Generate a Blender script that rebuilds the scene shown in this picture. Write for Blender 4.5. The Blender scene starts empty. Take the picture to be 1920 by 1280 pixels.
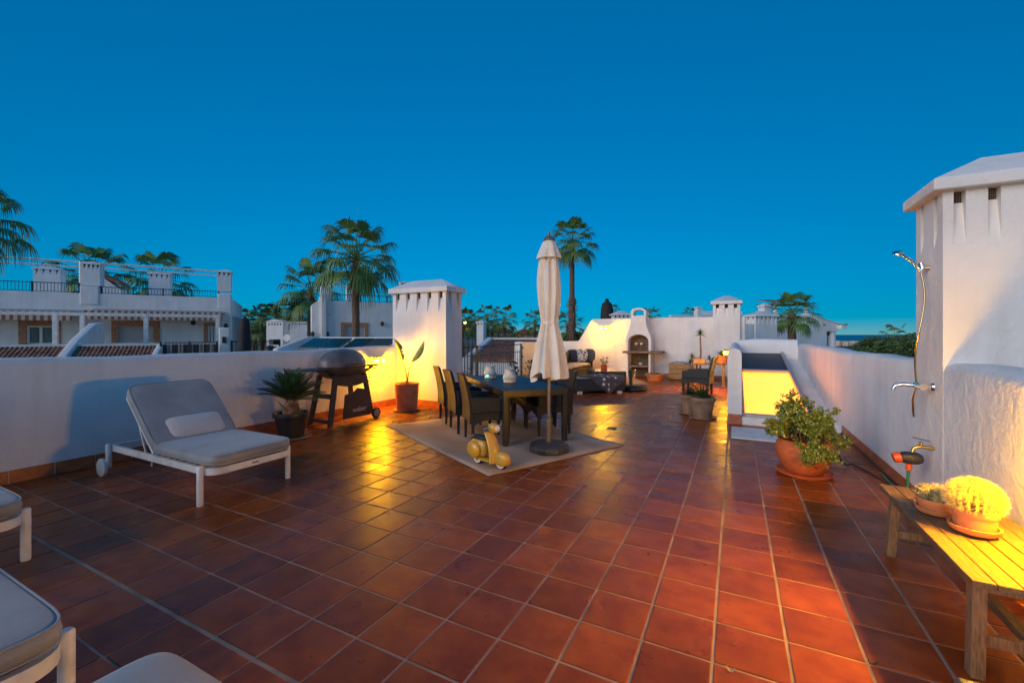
import bpy, math, random
from mathutils import Vector, Matrix
R = math.radians
random.seed(7)
scene = bpy.context.scene
C = scene.collection

# ---------------------------------------------------------------- camera
YAW = 27.267                       # the terrace axis (+Y) lies this far right of the view
cam_d = bpy.data.cameras.new('camera'); cam = bpy.data.objects.new('camera', cam_d); C.objects.link(cam)
cam.location = (0, 0, 1.5); cam.rotation_euler = (R(90), 0, R(YAW))
cam_d.sensor_width = 36; cam_d.lens = 36*811/1920; cam_d.shift_y = -13/1920
cam_d.clip_start = 0.05; cam_d.clip_end = 90000
scene.camera = cam

# ---------------------------------------------------------------- dusk sky and last light
SUN_AZ = 244.0                     # compass-like angle of the sunset in the XY plane (deg, ccw from +X)
world = bpy.data.worlds.new('World'); scene.world = world; world.use_nodes = True
wn = world.node_tree; wn.nodes.clear()
sky = wn.nodes.new('ShaderNodeTexSky'); sky.sky_type = 'NISHITA'; sky.sun_disc = False
sky.sun_elevation = R(5.0); sky.sun_rotation = R(SUN_AZ-90)
sky.altitude = 50; sky.air_density = 1.0; sky.dust_density = 0.5; sky.ozone_density = 5.0
hs = wn.nodes.new('ShaderNodeHueSaturation'); hs.inputs['Saturation'].default_value = 1.8; hs.inputs['Hue'].default_value = 0.507
bg = wn.nodes.new('ShaderNodeBackground'); bg.inputs['Strength'].default_value = 0.14
wo = wn.nodes.new('ShaderNodeOutputWorld')
tcw = wn.nodes.new('ShaderNodeTexCoord'); va = wn.nodes.new('ShaderNodeVectorMath'); va.operation = 'ADD'; va.inputs[1].default_value = (0, 0, .055)
wn.links.new(tcw.outputs['Generated'], va.inputs[0]); wn.links.new(va.outputs[0], sky.inputs['Vector'])
gm = wn.nodes.new('ShaderNodeGamma'); gm.inputs[1].default_value = 0.6
wn.links.new(sky.outputs[0], gm.inputs[0]); wn.links.new(gm.outputs[0], hs.inputs['Color']); wn.links.new(hs.outputs[0], bg.inputs[0]); wn.links.new(bg.outputs[0], wo.inputs[0])
sun_d = bpy.data.lights.new('sun', 'SUN'); sun = bpy.data.objects.new('sun', sun_d); C.objects.link(sun)
sun_d.energy = 0.95; sun_d.angle = R(50); sun_d.color = (1.0, 0.87, 0.78)
sd = Vector((math.cos(R(SUN_AZ))*math.cos(R(16)), math.sin(R(SUN_AZ))*math.cos(R(16)), math.sin(R(16))))
sun.rotation_euler = sd.to_track_quat('Z', 'Y').to_euler()
scene.view_settings.view_transform = 'Standard'; scene.view_settings.look = 'None'
scene.view_settings.exposure = 1.14; scene.view_settings.gamma = 1.0
scene.render.engine = 'CYCLES'

# ---------------------------------------------------------------- helpers
SA, CA = math.sin(R(YAW)), math.cos(R(YAW))
def W(s, d, z=0): return Vector((-d*SA + s*CA, d*CA + s*SA, z))          # right / forward of the viewpoint -> world
def at(x, y, d): return W((x-960)*d/811, d, 1.5-(y-627)*d/811)            # survey: bearing and distance -> world
def proj(p):
    d = -p[0]*SA + p[1]*CA; s = p[0]*CA + p[1]*SA
    if d < 0.05: return None
    return 960+811*s/d, 627+811*(1.5-p[2])/d, d

class MB:
    def __init__(self): self.v = []; self.f = []
    def add(self, vs, fs):
        o = len(self.v); self.v += [tuple(p) for p in vs]; self.f += [tuple(i+o for i in q) for q in fs]; return self
    def box(self, x0, x1, y0, y1, z0, z1):
        return self.add([(x0,y0,z0),(x1,y0,z0),(x1,y1,z0),(x0,y1,z0),(x0,y0,z1),(x1,y0,z1),(x1,y1,z1),(x0,y1,z1)],
            [(0,3,2,1),(4,5,6,7),(0,1,5,4),(1,2,6,5),(2,3,7,6),(3,0,4,7)])
    def hexa(self, p): # 4 bottom, 4 top
        return self.add(p, [(0,3,2,1),(4,5,6,7),(0,1,5,4),(1,2,6,5),(2,3,7,6),(3,0,4,7)])
    def beam(self, a, b, w, h, up=(0,0,1)):
        a = Vector(a); b = Vector(b); t = (b-a).normalized(); u = Vector(up)
        s = t.cross(u)
        if s.length < 1e-4: s = t.cross(Vector((1,0,0)))
        s.normalize(); n = s.cross(t)
        c = [(-s*w/2 - n*h/2), (s*w/2 - n*h/2), (s*w/2 + n*h/2), (-s*w/2 + n*h/2)]
        return self.add([a+q for q in c]+[b+q for q in c], [(0,1,2,3)[::-1],(4,5,6,7),(0,1,5,4),(1,2,6,5),(2,3,7,6),(3,0,4,7)])
    def prism(self, poly, axis, a, b): # poly in the two other axes, ccw
        n = len(poly)
        def mk(p, c):
            if axis == 'y': return (p[0], c, p[1])
            if axis == 'x': return (c, p[0], p[1])
            return (p[0], p[1], c)
        vs = [mk(p, a) for p in poly]+[mk(p, b) for p in poly]
        fs = [tuple(range(n))[::-1], tuple(range(n, 2*n))]+[(i,(i+1)%n,n+(i+1)%n,n+i) for i in range(n)]
        return self.add(vs, fs)
    def tube(self, pts, r, n=8, cap=True):
        pts = [Vector(p) for p in pts]; k = len(pts)
        rs = r if isinstance(r, (list, tuple)) else [r]*k
        vs = []; ref = None
        for i in range(k):
            t = (pts[min(i+1,k-1)]-pts[max(i-1,0)])
            if t.length < 1e-7: t = Vector((0,0,1))
            t.normalize()
            if ref is None: ref = Vector((0,0,1)) if abs(t.z) < .9 else Vector((1,0,0))
            s = t.cross(ref)
            if s.length < 1e-4: s = t.orthogonal()
            s.normalize(); ref = s.cross(t); u = ref
            for j in range(n):
                A = 2*math.pi*j/n; vs.append(pts[i]+(s*math.cos(A)+u*math.sin(A))*rs[i])
        fs = [(i*n+j, i*n+(j+1)%n, (i+1)*n+(j+1)%n, (i+1)*n+j) for i in range(k-1) for j in range(n)]
        if cap: fs += [tuple(range(n))[::-1], tuple(range((k-1)*n, k*n))]
        return self.add(vs, fs)
    def lathe(self, prof, n=24, c=(0,0,0), fn=None, cap=True):
        vs = []; k = len(prof)
        for i,(r,z) in enumerate(prof):
            for j in range(n):
                A = 2*math.pi*j/n; rr = fn(r, z, A, i) if fn else r
                vs.append((c[0]+rr*math.cos(A), c[1]+rr*math.sin(A), c[2]+z))
        fs = [(i*n+j, i*n+(j+1)%n, (i+1)*n+(j+1)%n, (i+1)*n+j) for i in range(k-1) for j in range(n)]
        if cap: fs += [tuple(range(n))[::-1], tuple(range((k-1)*n, k*n))]
        return self.add(vs, fs)
    def ball(self, c, r, n=12, m=8, s=(1,1,1)):
        pr = [(max(1e-4, math.sin(math.pi*i/m)), -math.cos(math.pi*i/m)) for i in range(m+1)]
        o = len(self.v); self.lathe(pr, n)
        for i in range(o, len(self.v)):
            p = self.v[i]; self.v[i] = (c[0]+p[0]*r*s[0], c[1]+p[1]*r*s[1], c[2]+p[2]*r*s[2])
        return self
    def grid(self, nx, ny, fn):
        vs = [fn(i/nx, j/ny) for j in range(ny+1) for i in range(nx+1)]
        return self.add(vs, [(j*(nx+1)+i, j*(nx+1)+i+1, (j+1)*(nx+1)+i+1, (j+1)*(nx+1)+i) for j in range(ny) for i in range(nx)])
    def pillow(self, cx, cy, cz, sx, sy, sz, p=4.0, n=20, m=8, pv=2.6):  # soft box (superellipsoid)
        def sg(v, e): return math.copysign(abs(v)**e, v)
        e = 2.0/p; e2 = 2.0/pv; vs = []
        for i in range(m+1):
            ph = -math.pi/2+math.pi*i/m; cz_, sz_ = max(1e-3, abs(math.cos(ph))**e2), sg(math.sin(ph), e2)
            for j in range(n):
                A = 2*math.pi*(j+.5)/n
                vs.append((cx+sx/2*cz_*sg(math.cos(A), e), cy+sy/2*cz_*sg(math.sin(A), e), cz+sz/2*sz_))
        fs = [(i*n+j, i*n+(j+1)%n, (i+1)*n+(j+1)%n, (i+1)*n+j) for i in range(m) for j in range(n)]
        return self.add(vs, fs+[tuple(range(n))[::-1], tuple(range(m*n, (m+1)*n))])
    def piping(self, cx, cy, z, sx, sy, p, r=.006, n=64):
        def sg(v, e): return math.copysign(abs(v)**e, v)
        e = 2.0/p; pts = [(cx+sx/2*sg(math.cos(2*math.pi*(j+.5)/n), e), cy+sy/2*sg(math.sin(2*math.pi*(j+.5)/n), e), z) for j in range(n+1)]
        return self.tube(pts, r, 6)
    def xf(self, M, start=0):
        for i in range(start, len(self.v)): self.v[i] = tuple(M @ Vector(self.v[i]))
        return self
    def holed(self, x0, x1, z0, z1, y0, y1, holes): # wall slab in XZ with rectangular openings
        xs = sorted({x0, x1, *[h[0] for h in holes], *[h[1] for h in holes]}); zs = sorted({z0, z1, *[h[2] for h in holes], *[h[3] for h in holes]})
        xs = [x for x in xs if x0 <= x <= x1]; zs = [z for z in zs if z0 <= z <= z1]
        def solid(i, j):
            if not (0 <= i < len(xs)-1 and 0 <= j < len(zs)-1): return False
            x = (xs[i]+xs[i+1])/2; z = (zs[j]+zs[j+1])/2
            return not any(h[0] < x < h[1] and h[2] < z < h[3] for h in holes)
        for i in range(len(xs)-1):
            for j in range(len(zs)-1):
                if not solid(i, j): continue
                a, b, c, d = xs[i], xs[i+1], zs[j], zs[j+1]
                self.add([(a,y0,c),(b,y0,c),(b,y0,d),(a,y0,d),(a,y1,c),(b,y1,c),(b,y1,d),(a,y1,d)],
                    [(0,1,2,3),(7,6,5,4)]+([] if solid(i-1,j) else [(0,3,7,4)])+([] if solid(i+1,j) else [(1,5,6,2)])
                    +([] if solid(i,j-1) else [(0,4,5,1)])+([] if solid(i,j+1) else [(3,2,6,7)]))
        return self
    def build(self, name, mat, parent=None, smooth=None, bevel=0, seg=2, kind=None):
        me = bpy.data.meshes.new(name); me.from_pydata(self.v, [], self.f); me.update()
        if mat: me.materials.append(mat)
        if smooth or bevel:
            me.polygons.foreach_set('use_smooth', [True]*len(me.polygons))
            me.set_sharp_from_angle(angle=R(smooth if smooth else 35))
        return link(name, me, parent, bevel, seg, kind)

def link(name, me, parent=None, bevel=0, seg=2, kind=None):
    o = bpy.data.objects.new(name, me); C.objects.link(o)
    if parent is not None: o.parent = parent
    if bevel:
        b = o.modifiers.new('bevel', 'BEVEL'); b.width = bevel; b.segments = seg; b.limit_method = 'ANGLE'; b.angle_limit = R(40)
        b.harden_normals = False
        for p in me.polygons: p.use_smooth = True
        me.set_sharp_from_angle(angle=R(180))
        w = o.modifiers.new('normals', 'WEIGHTED_NORMAL'); w.keep_sharp = False
    if kind: o['kind'] = kind
    return o
def tag(o, label, cat, group=None):
    o['label'] = label; o['category'] = cat
    if group: o['group'] = group
    return o
def thing(name, label, cat, loc=(0,0,0), rz=0, group=None):
    o = bpy.data.objects.new(name, None); C.objects.link(o); o.location = loc; o.rotation_euler = (0,0,R(rz)); o.empty_display_size = .1
    return tag(o, label, cat, group)
def dup(root, loc, rz, label, group=None):
    r = root.copy(); C.objects.link(r); r.location = loc; r.rotation_euler = (0,0,R(rz)); r['label'] = label
    if group: r['group'] = group
    for ch in list(root.children):
        c = ch.copy(); C.objects.link(c); c.parent = r
        for g in list(ch.children):
            e = g.copy(); C.objects.link(e); e.parent = c
    return r

# ---------------------------------------------------------------- materials
MATS = {}
def mat(name, col, rough=.6, var=.12, vs=8.0, bump=0.0, bs=60.0, metal=0.0, col2=None, emit=None, es=0.0, coat=0.0, spec=.5, detail=4, rvar=0.0, trans=0.0, stretch=None, sheen=0.0, dist=.004):
    m = bpy.data.materials.new(name); m.use_nodes = True; nt = m.node_tree; N = nt.nodes; L = nt.links
    b = N['Principled BSDF']; b.inputs['Roughness'].default_value = rough; b.inputs['Metallic'].default_value = metal
    b.inputs['Specular IOR Level'].default_value = spec; b.inputs['Coat Weight'].default_value = coat
    if trans: b.inputs['Transmission Weight'].default_value = trans
    if sheen: b.inputs['Sheen Weight'].default_value = sheen
    tc = N.new('ShaderNodeTexCoord'); src = tc.outputs['Object']
    if stretch:
        mp = N.new('ShaderNodeMapping'); mp.inputs['Scale'].default_value = stretch; L.new(src, mp.inputs[0]); src = mp.outputs[0]
    nz = N.new('ShaderNodeTexNoise'); nz.inputs['Scale'].default_value = vs; nz.inputs['Detail'].default_value = detail; L.new(src, nz.inputs['Vector'])
    mx = N.new('ShaderNodeMix'); mx.data_type = 'RGBA'
    c2 = col2 or tuple(c*(1-var*2) for c in col); c1 = col if col2 else tuple(min(1, c*(1+var*.6)) for c in col)
    mx.inputs['A'].default_value = (*c1, 1); mx.inputs['B'].default_value = (*c2, 1)
    mr = N.new('ShaderNodeMapRange'); mr.inputs['From Min'].default_value = .35; mr.inputs['From Max'].default_value = .7
    L.new(nz.outputs['Fac'], mr.inputs['Value']); L.new(mr.outputs[0], mx.inputs['Factor']); L.new(mx.outputs['Result'], b.inputs['Base Color'])
    if rvar:
        m2 = N.new('ShaderNodeMapRange'); m2.inputs['To Min'].default_value = max(0, rough-rvar); m2.inputs['To Max'].default_value = min(1, rough+rvar)
        L.new(nz.outputs['Fac'], m2.inputs['Value']); L.new(m2.outputs[0], b.inputs['Roughness'])
    if bump:
        n2 = N.new('ShaderNodeTexNoise'); n2.inputs['Scale'].default_value = bs; n2.inputs['Detail'].default_value = 3; L.new(src, n2.inputs['Vector'])
        bp = N.new('ShaderNodeBump'); bp.inputs['Strength'].default_value = bump; bp.inputs['Distance'].default_value = dist
        L.new(n2.outputs['Fac'], bp.inputs['Height']); L.new(bp.outputs[0], b.inputs['Normal'])
    if emit:
        b.inputs['Emission Color'].default_value = (*emit, 1); b.inputs['Emission Strength'].default_value = es
    MATS[name] = m; return m
def weave(name, c1, c2, scale=90, rough=.55, bump=.5):
    m = bpy.data.materials.new(name); m.use_nodes = True; nt = m.node_tree; N = nt.nodes; L = nt.links; b = N['Principled BSDF']
    b.inputs['Roughness'].default_value = rough
    tc = N.new('ShaderNodeTexCoord'); ws = []
    for d in ('X', 'Y', 'Z'):
        w = N.new('ShaderNodeTexWave'); w.bands_direction = d; w.inputs['Scale'].default_value = scale/ (2*math.pi) * (1.0 if d != 'Z' else 1.5); w.inputs['Distortion'].default_value = 1.2; w.inputs['Detail'].default_value = 1
        L.new(tc.outputs['Object'], w.inputs['Vector']); ws.append(w)
    a = N.new('ShaderNodeMath'); a.operation = 'ADD'; L.new(ws[0].outputs['Fac'], a.inputs[0]); L.new(ws[1].outputs['Fac'], a.inputs[1])
    k = N.new('ShaderNodeMath'); k.operation = 'MULTIPLY'; L.new(a.outputs[0], k.inputs[0]); L.new(ws[2].outputs['Fac'], k.inputs[1])
    mx = N.new('ShaderNodeMix'); mx.data_type = 'RGBA'; mx.inputs['A'].default_value = (*c1, 1); mx.inputs['B'].default_value = (*c2, 1)
    L.new(k.outputs[0], mx.inputs['Factor']); L.new(mx.outputs['Result'], b.inputs['Base Color'])
    bp = N.new('ShaderNodeBump'); bp.inputs['Strength'].default_value = bump; bp.inputs['Distance'].default_value = .004
    L.new(k.outputs[0], bp.inputs['Height']); L.new(bp.outputs[0], b.inputs['Normal']); return m

def stucco(name, col, fine=.35, coarse=.35):
    m = mat(name, col, .85, .05, 1.3, spec=.25); nt = m.node_tree; N = nt.nodes; L = nt.links; b = N['Principled BSDF']
    tc = N['Texture Coordinate']; n1 = N.new('ShaderNodeTexNoise'); n1.inputs['Scale'].default_value = 70; n1.inputs['Detail'].default_value = 4
    n2 = N.new('ShaderNodeTexNoise'); n2.inputs['Scale'].default_value = 9; n2.inputs['Detail'].default_value = 3; n2.inputs['Distortion'].default_value = .8
    g = N.new('ShaderNodeNewGeometry'); L.new(g.outputs['Position'], n1.inputs['Vector']); L.new(g.outputs['Position'], n2.inputs['Vector'])
    b1 = N.new('ShaderNodeBump'); b1.inputs['Strength'].default_value = fine; b1.inputs['Distance'].default_value = .006
    b2 = N.new('ShaderNodeBump'); b2.inputs['Strength'].default_value = coarse; b2.inputs['Distance'].default_value = .03
    L.new(n1.outputs['Fac'], b1.inputs['Height']); L.new(n2.outputs['Fac'], b2.inputs['Height']); L.new(b2.outputs[0], b1.inputs['Normal']); L.new(b1.outputs[0], b.inputs['Normal'])
    sk = N.new('ShaderNodeMapping'); sk.inputs['Scale'].default_value = (5, 5, .45); L.new(g.outputs['Position'], sk.inputs[0])
    sn = N.new('ShaderNodeTexNoise'); sn.inputs['Scale'].default_value = 1.0; sn.inputs['Detail'].default_value = 6; sn.inputs['Roughness'].default_value = .6; L.new(sk.outputs[0], sn.inputs['Vector'])
    pn_ = N.new('ShaderNodeTexNoise'); pn_.inputs['Scale'].default_value = .8; pn_.inputs['Detail'].default_value = 5; L.new(g.outputs['Position'], pn_.inputs['Vector'])
    ml = N.new('ShaderNodeMath'); ml.operation = 'MULTIPLY'; L.new(sn.outputs['Fac'], ml.inputs[0]); L.new(pn_.outputs['Fac'], ml.inputs[1])
    mr2 = N.new('ShaderNodeMapRange'); mr2.inputs['From Min'].default_value = .22; mr2.inputs['From Max'].default_value = .42; mr2.inputs['To Max'].default_value = .30; L.new(ml.outputs[0], mr2.inputs['Value'])
    gx = N.new('ShaderNodeMix'); gx.data_type = 'RGBA'; gx.inputs['B'].default_value = (col[0]*.55, col[1]*.53, col[2]*.49, 1); L.new(mr2.outputs[0], gx.inputs['Factor'])
    old = b.inputs['Base Color'].links[0].from_socket; L.new(old, gx.inputs['A']); L.new(gx.outputs['Result'], b.inputs['Base Color'])
    return m
STUCCO = stucco('white stucco', (.80, .785, .765))
FARWHITE = stucco('white render', (.80, .79, .77), .12, .15)
CREAM = stucco('cream render', (.55, .42, .30), .1, .1)
PITCH = .316
def tile_material():
    m = bpy.data.materials.new('terracotta floor tile'); m.use_nodes = True; nt = m.node_tree; N = nt.nodes; L = nt.links; b = N['Principled BSDF']
    g = N.new('ShaderNodeNewGeometry')
    off = N.new('ShaderNodeVectorMath'); off.operation = 'ADD'; off.inputs[1].default_value = (1.04, -1.87, 0); L.new(g.outputs['Position'], off.inputs[0])
    sc = N.new('ShaderNodeVectorMath'); sc.operation = 'SCALE'; sc.inputs['Scale'].default_value = 1/PITCH; L.new(off.outputs[0], sc.inputs[0])
    fl = N.new('ShaderNodeVectorMath'); fl.operation = 'FLOOR'; L.new(sc.outputs[0], fl.inputs[0])
    wn_ = N.new('ShaderNodeTexWhiteNoise'); wn_.noise_dimensions = '2D'; L.new(fl.outputs[0], wn_.inputs['Vector'])
    # per-tile offset so the firing cloud differs on each tile
    v2 = N.new('ShaderNodeVectorMath'); v2.operation = 'MULTIPLY_ADD'; v2.inputs[1].default_value = (40, 40, 40); L.new(wn_.outputs['Color'], v2.inputs[0]); L.new(g.outputs['Position'], v2.inputs[2])
    nz = N.new('ShaderNodeTexNoise'); nz.inputs['Scale'].default_value = 7; nz.inputs['Detail'].default_value = 5; L.new(v2.outputs[0], nz.inputs['Vector'])
    ramp = N.new('ShaderNodeValToRGB'); e = ramp.color_ramp.elements
    e[0].position = .3; e[0].color = (.215, .041, .007, 1); e[1].position = .72; e[1].color = (.36, .086, .013, 1)
    L.new(nz.outputs['Fac'], ramp.inputs[0])
    hv = N.new('ShaderNodeHueSaturation'); L.new(ramp.outputs[0], hv.inputs['Color'])
    mr = N.new('ShaderNodeMapRange'); mr.inputs['To Min'].default_value = .64; mr.inputs['To Max'].default_value = 1.20; L.new(wn_.outputs['Value'], mr.inputs['Value']); L.new(mr.outputs[0], hv.inputs['Value'])
    dn = N.new('ShaderNodeTexNoise'); dn.inputs['Scale'].default_value = 1.1; dn.inputs['Detail'].default_value = 7; dn.inputs['Roughness'].default_value = .65; L.new(g.outputs['Position'], dn.inputs['Vector'])
    dm = N.new('ShaderNodeMapRange'); dm.inputs['From Min'].default_value = .45; dm.inputs['From Max'].default_value = .75; dm.inputs['To Max'].default_value = .45; L.new(dn.outputs['Fac'], dm.inputs['Value'])
    dx = N.new('ShaderNodeMix'); dx.data_type = 'RGBA'; dx.inputs['B'].default_value = (.13, .030, .010, 1); L.new(dm.outputs[0], dx.inputs['Factor']); L.new(hv.outputs[0], dx.inputs['A'])
    sn = N.new('ShaderNodeTexNoise'); sn.inputs['Scale'].default_value = 26; sn.inputs['Detail'].default_value = 2; L.new(v2.outputs[0], sn.inputs['Vector'])
    sm_ = N.new('ShaderNodeMapRange'); sm_.inputs['From Min'].default_value = .70; sm_.inputs['From Max'].default_value = .76; sm_.inputs['To Max'].default_value = .6; L.new(sn.outputs['Fac'], sm_.inputs['Value'])
    sx2 = N.new('ShaderNodeMix'); sx2.data_type = 'RGBA'; sx2.inputs['B'].default_value = (.09, .02, .008, 1); L.new(sm_.outputs[0], sx2.inputs['Factor']); L.new(dx.outputs['Result'], sx2.inputs['A'])
    L.new(sx2.outputs['Result'], b.inputs['Base Color'])
    n3 = N.new('ShaderNodeTexNoise'); n3.inputs['Scale'].default_value = 3.5; n3.inputs['Detail'].default_value = 6; L.new(g.outputs['Position'], n3.inputs['Vector'])
    rr = N.new('ShaderNodeMapRange'); rr.inputs['From Min'].default_value = .3; rr.inputs['From Max'].default_value = .7; rr.inputs['To Min'].default_value = .24; rr.inputs['To Max'].default_value = .44; b.inputs['Specular IOR Level'].default_value = .24
    L.new(n3.outputs['Fac'], rr.inputs['Value']); L.new(rr.outputs[0], b.inputs['Roughness'])
    mpn = N.new('ShaderNodeTexNoise'); mpn.inputs['Scale'].default_value = 22; mpn.inputs['Detail'].default_value = 3; L.new(v2.outputs[0], mpn.inputs['Vector'])
    bp = N.new('ShaderNodeBump'); bp.inputs['Strength'].default_value = .12; bp.inputs['Distance'].default_value = .004; L.new(mpn.outputs['Fac'], bp.inputs['Height']); L.new(bp.outputs[0], b.inputs['Normal'])
    return m
TILE = tile_material()
GROUT = mat('grey grout', (.40, .29, .22), .8, .2, 5, .4, 90)
SKIRT = mat('skirting tile', (.42, .12, .05), .4, .2, 9, .1, 40, rvar=.1)
BLACKM = mat('black iron', (.02, .02, .024), .45)
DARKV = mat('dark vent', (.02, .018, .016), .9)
WHITEM = mat('white metal', (.78, .76, .72), .4)
CUSH = mat('grey outdoor cushion', (.30, .31, .32), .92, .10, 3.5, .6, 5, sheen=.25, dist=.02)
def add_weave(m, sc=420):
    N = m.node_tree.nodes; L = m.node_tree.links; b = N['Principled BSDF']; bp0 = b.inputs['Normal'].links[0].from_socket
    n = N.new('ShaderNodeTexNoise'); n.inputs['Scale'].default_value = sc; L.new(N['Texture Coordinate'].outputs['Object'], n.inputs['Vector'])
    bp = N.new('ShaderNodeBump'); bp.inputs['Strength'].default_value = .5; bp.inputs['Distance'].default_value = .002; L.new(n.outputs['Fac'], bp.inputs['Height']); L.new(bp0, bp.inputs['Normal']); L.new(bp.outputs[0], b.inputs['Normal'])
add_weave(CUSH)
WICK = weave('dark wicker', (.012, .011, .012), (.06, .055, .055), 110)
WICKB = weave('brown wicker', (.006, .0058, .006), (.024, .021, .020), 110, .65)
TERRA = mat('terracotta pot', (.60, .21, .075), .75, .15, 7, .15, 50)
TERRA2 = mat('weathered terracotta pot', (.30, .19, .13), .85, .2, 7, .2, 50)
PLAS = mat('black plastic', (.018, .018, .02), .45, .15, 8)
SOIL = mat('potting soil', (.05, .035, .025), .95, .3, 40, .8, 60)
LEAF = mat('green leaf', (.06, .13, .03), .5, .35, 5, spec=.4)
LEAFD = mat('dark green leaf', (.035, .085, .025), .5, .35, 5)
PALML = mat('palm leaf', (.085, .19, .04), .5, .4, 2.2, col2=(.17, .26, .06))
PALMF = mat('far palm leaf', (.08, .15, .035), .6, .4, .8, col2=(.18, .21, .05))
TRUNK = mat('palm trunk', (.20, .12, .08), .9, .35, 9, .8, 22, stretch=(1, 1, 4), dist=.02)
STRAW = mat('dry leaf bases', (.34, .18, .10), .9, .35, 12, .5, 30)
WOOD = mat('weathered teak', (.19, .11, .05), .7, .25, 9, .35, 40, stretch=(14, 1.2, 14))
WOODL = mat('weathered teak leg', (.25, .14, .065), .7, .25, 9, .3, 40, stretch=(14, 14, 1.2))
WOODX = mat('pine board', (.55, .28, .09), .6, .2, 9, .2, 40, stretch=(1.2, 14, 14))
CHROME = mat('chrome', (.75, .73, .70), .16, .05, metal=1.0)
GLASSD = mat('dark window glass', (.02, .035, .04), .08, .1, spec=.8)
BRICKT = mat('brick window trim', (.50, .24, .13), .8, .25, 14, .3, 40)
ROOFT = mat('barrel roof tile', (.34, .15, .09), .8, .35, 5, .2, 30)
CANV = mat('off white canvas', (.74, .695, .63), .9, .06, 5, .2, 260, sheen=.1)
RUG = weave('beige sisal rug', (.30, .21, .16), (.52, .40, .31), 260, .95, .4)
YEL = mat('mustard yellow enamel', (.62, .33, .02), .35, .15, 6, coat=.4, col2=(.55, .30, .04))
LAMP = (1.0, .50, .045)
GLOW = mat('lit lamp glass', (1, .9, .6), .4, 0, emit=(1.0, .43, .001), es=400)
GLOW2 = mat('lit lamp glass, bright bulb', (1, .9, .6), .4, 0, emit=(1.0, .47, .001), es=620)
# ================================================================ SETTING: terrace
XW, XE, YN = -6.5, 1.45, 16.0
STAIR = (-.11, 1.45, 8.15, 13.65)
fl = MB().box(XW-.2, XE+.2, -2.2, YN+.3, -.30, -.005).build('terrace_floor', GROUT); fl['kind'] = 'structure'; fl['label'] = 'terracotta tiled roof terrace floor with grey grout'
def tile_mesh(m, cx, cy, sx, sy, dz=(0,0,0,0)):
    h = .004; a, b = sx/2, sy/2
    o = [(-a,-b),(a,-b),(a,b),(-a,b)]; i = [(-a+h,-b+h),(a-h,-b+h),(a-h,b-h),(-a+h,b-h)]
    vs = [(cx+p[0], cy+p[1], -.02) for p in o]+[(cx+p[0], cy+p[1], -.0025) for p in o]+[(cx+p[0], cy+p[1], 0+dz[k]) for k, p in enumerate(i)]
    m.add(vs, [(8,9,10,11)]+[(k,(k+1)%4,4+(k+1)%4,4+k) for k in range(4)]+[(4+k,4+(k+1)%4,8+(k+1)%4,8+k) for k in range(4)])
tiles = []
rng = random.Random(3)
for i in range(-19, 9):
    for j in range(-13, 46):
        x0 = -1.04+i*PITCH; y0 = 1.87+j*PITCH; x1, y1 = x0+PITCH, y0+PITCH
        x0c, x1c = max(x0, XW-.05), min(x1, XE+.05)
        if x1c-x0c < .04 or y0 > YN or y1 < -2: continue
        cx, cy = (x0c+x1c)/2, (y0+y1)/2
        if STAIR[0] < cx < STAIR[1] and STAIR[2] < cy < STAIR[3]: continue
        sy = PITCH-.014; 
        if j == -3: sy -= .010; cy -= .005
        q = [proj((x0c, y0, 0)), proj((x1c, y0, 0)), proj((x1c, y1, 0)), proj((x0c, y1, 0))]
        area = 0
        if all(q):
            inside = sum(1 for p in q if 0 < p[0] < 1920 and p[1] < 1280)
            if inside: area = abs(sum(q[k][0]*q[(k+1)%4][1]-q[(k+1)%4][0]*q[k][1] for k in range(4)))/2*inside/4
        tiles.append((area, cx, cy, x1c-x0c-.014, sy))
tiles.sort(key=lambda t: -t[0])
tmesh = {}
rest = MB()
for n, (ar, cx, cy, sx, sy) in enumerate(tiles):
    if n < 295:
        key = (round(sx, 3), round(sy, 3))
        if key not in tmesh:
            m = MB(); tile_mesh(m, 0, 0, sx, sy); me = bpy.data.meshes.new('floor_tile'); me.from_pydata(m.v, [], m.f); me.materials.append(TILE); tmesh[key] = me
        o = bpy.data.objects.new('floor_tile', tmesh[key]); C.objects.link(o); o.parent = fl
        o.location = (cx, cy, rng.uniform(-.0006, .0006)); o.rotation_euler = (R(rng.uniform(-.22, .22)), R(rng.uniform(-.22, .22)), R(rng.uniform(-.2, .2)))
    else:
        tx, ty = rng.uniform(-.0006, .0006), rng.uniform(-.0006, .0006)
        tile_mesh(rest, cx, cy, sx, sy, (-tx-ty, tx-ty, tx+ty, -tx+ty))
rest.build('floor_tiles', TILE, fl, kind='stuff')

def skirting(parent, p0, p1, nrm, h=.115, length=.33, t=.012):
    p0 = Vector((*p0, 0)); p1 = Vector((*p1, 0)); d = (p1-p0); L_ = d.length; d.normalize(); n = Vector((*nrm, 0)); k = max(1, round(L_/length)); st = L_/k
    m = MB().hexa([(-st/2+.005, 0, .002), (st/2-.005, 0, .002), (st/2-.005, t, .002), (-st/2+.005, t, .002), (-st/2+.005, .001, h), (st/2-.005, .001, h), (st/2-.005, t-.004, h), (-st/2+.005, t-.004, h)])
    me = bpy.data.meshes.new('skirting_tile'); me.from_pydata(m.v, [], m.f); me.materials.append(SKIRT); me.update()
    bmx = Matrix(((d.x, n.x, 0), (d.y, n.y, 0), (0, 0, 1)))
    if bmx.determinant() < 0: bmx = Matrix(((-d.x, n.x, 0), (-d.y, n.y, 0), (0, 0, 1)))
    ez = bmx.to_euler()
    for i in range(k):
        o = bpy.data.objects.new('skirting_tile', me); C.objects.link(o); o.parent = parent
        o.location = p0+d*(st*(i+.5)); o.rotation_euler = ez
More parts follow.
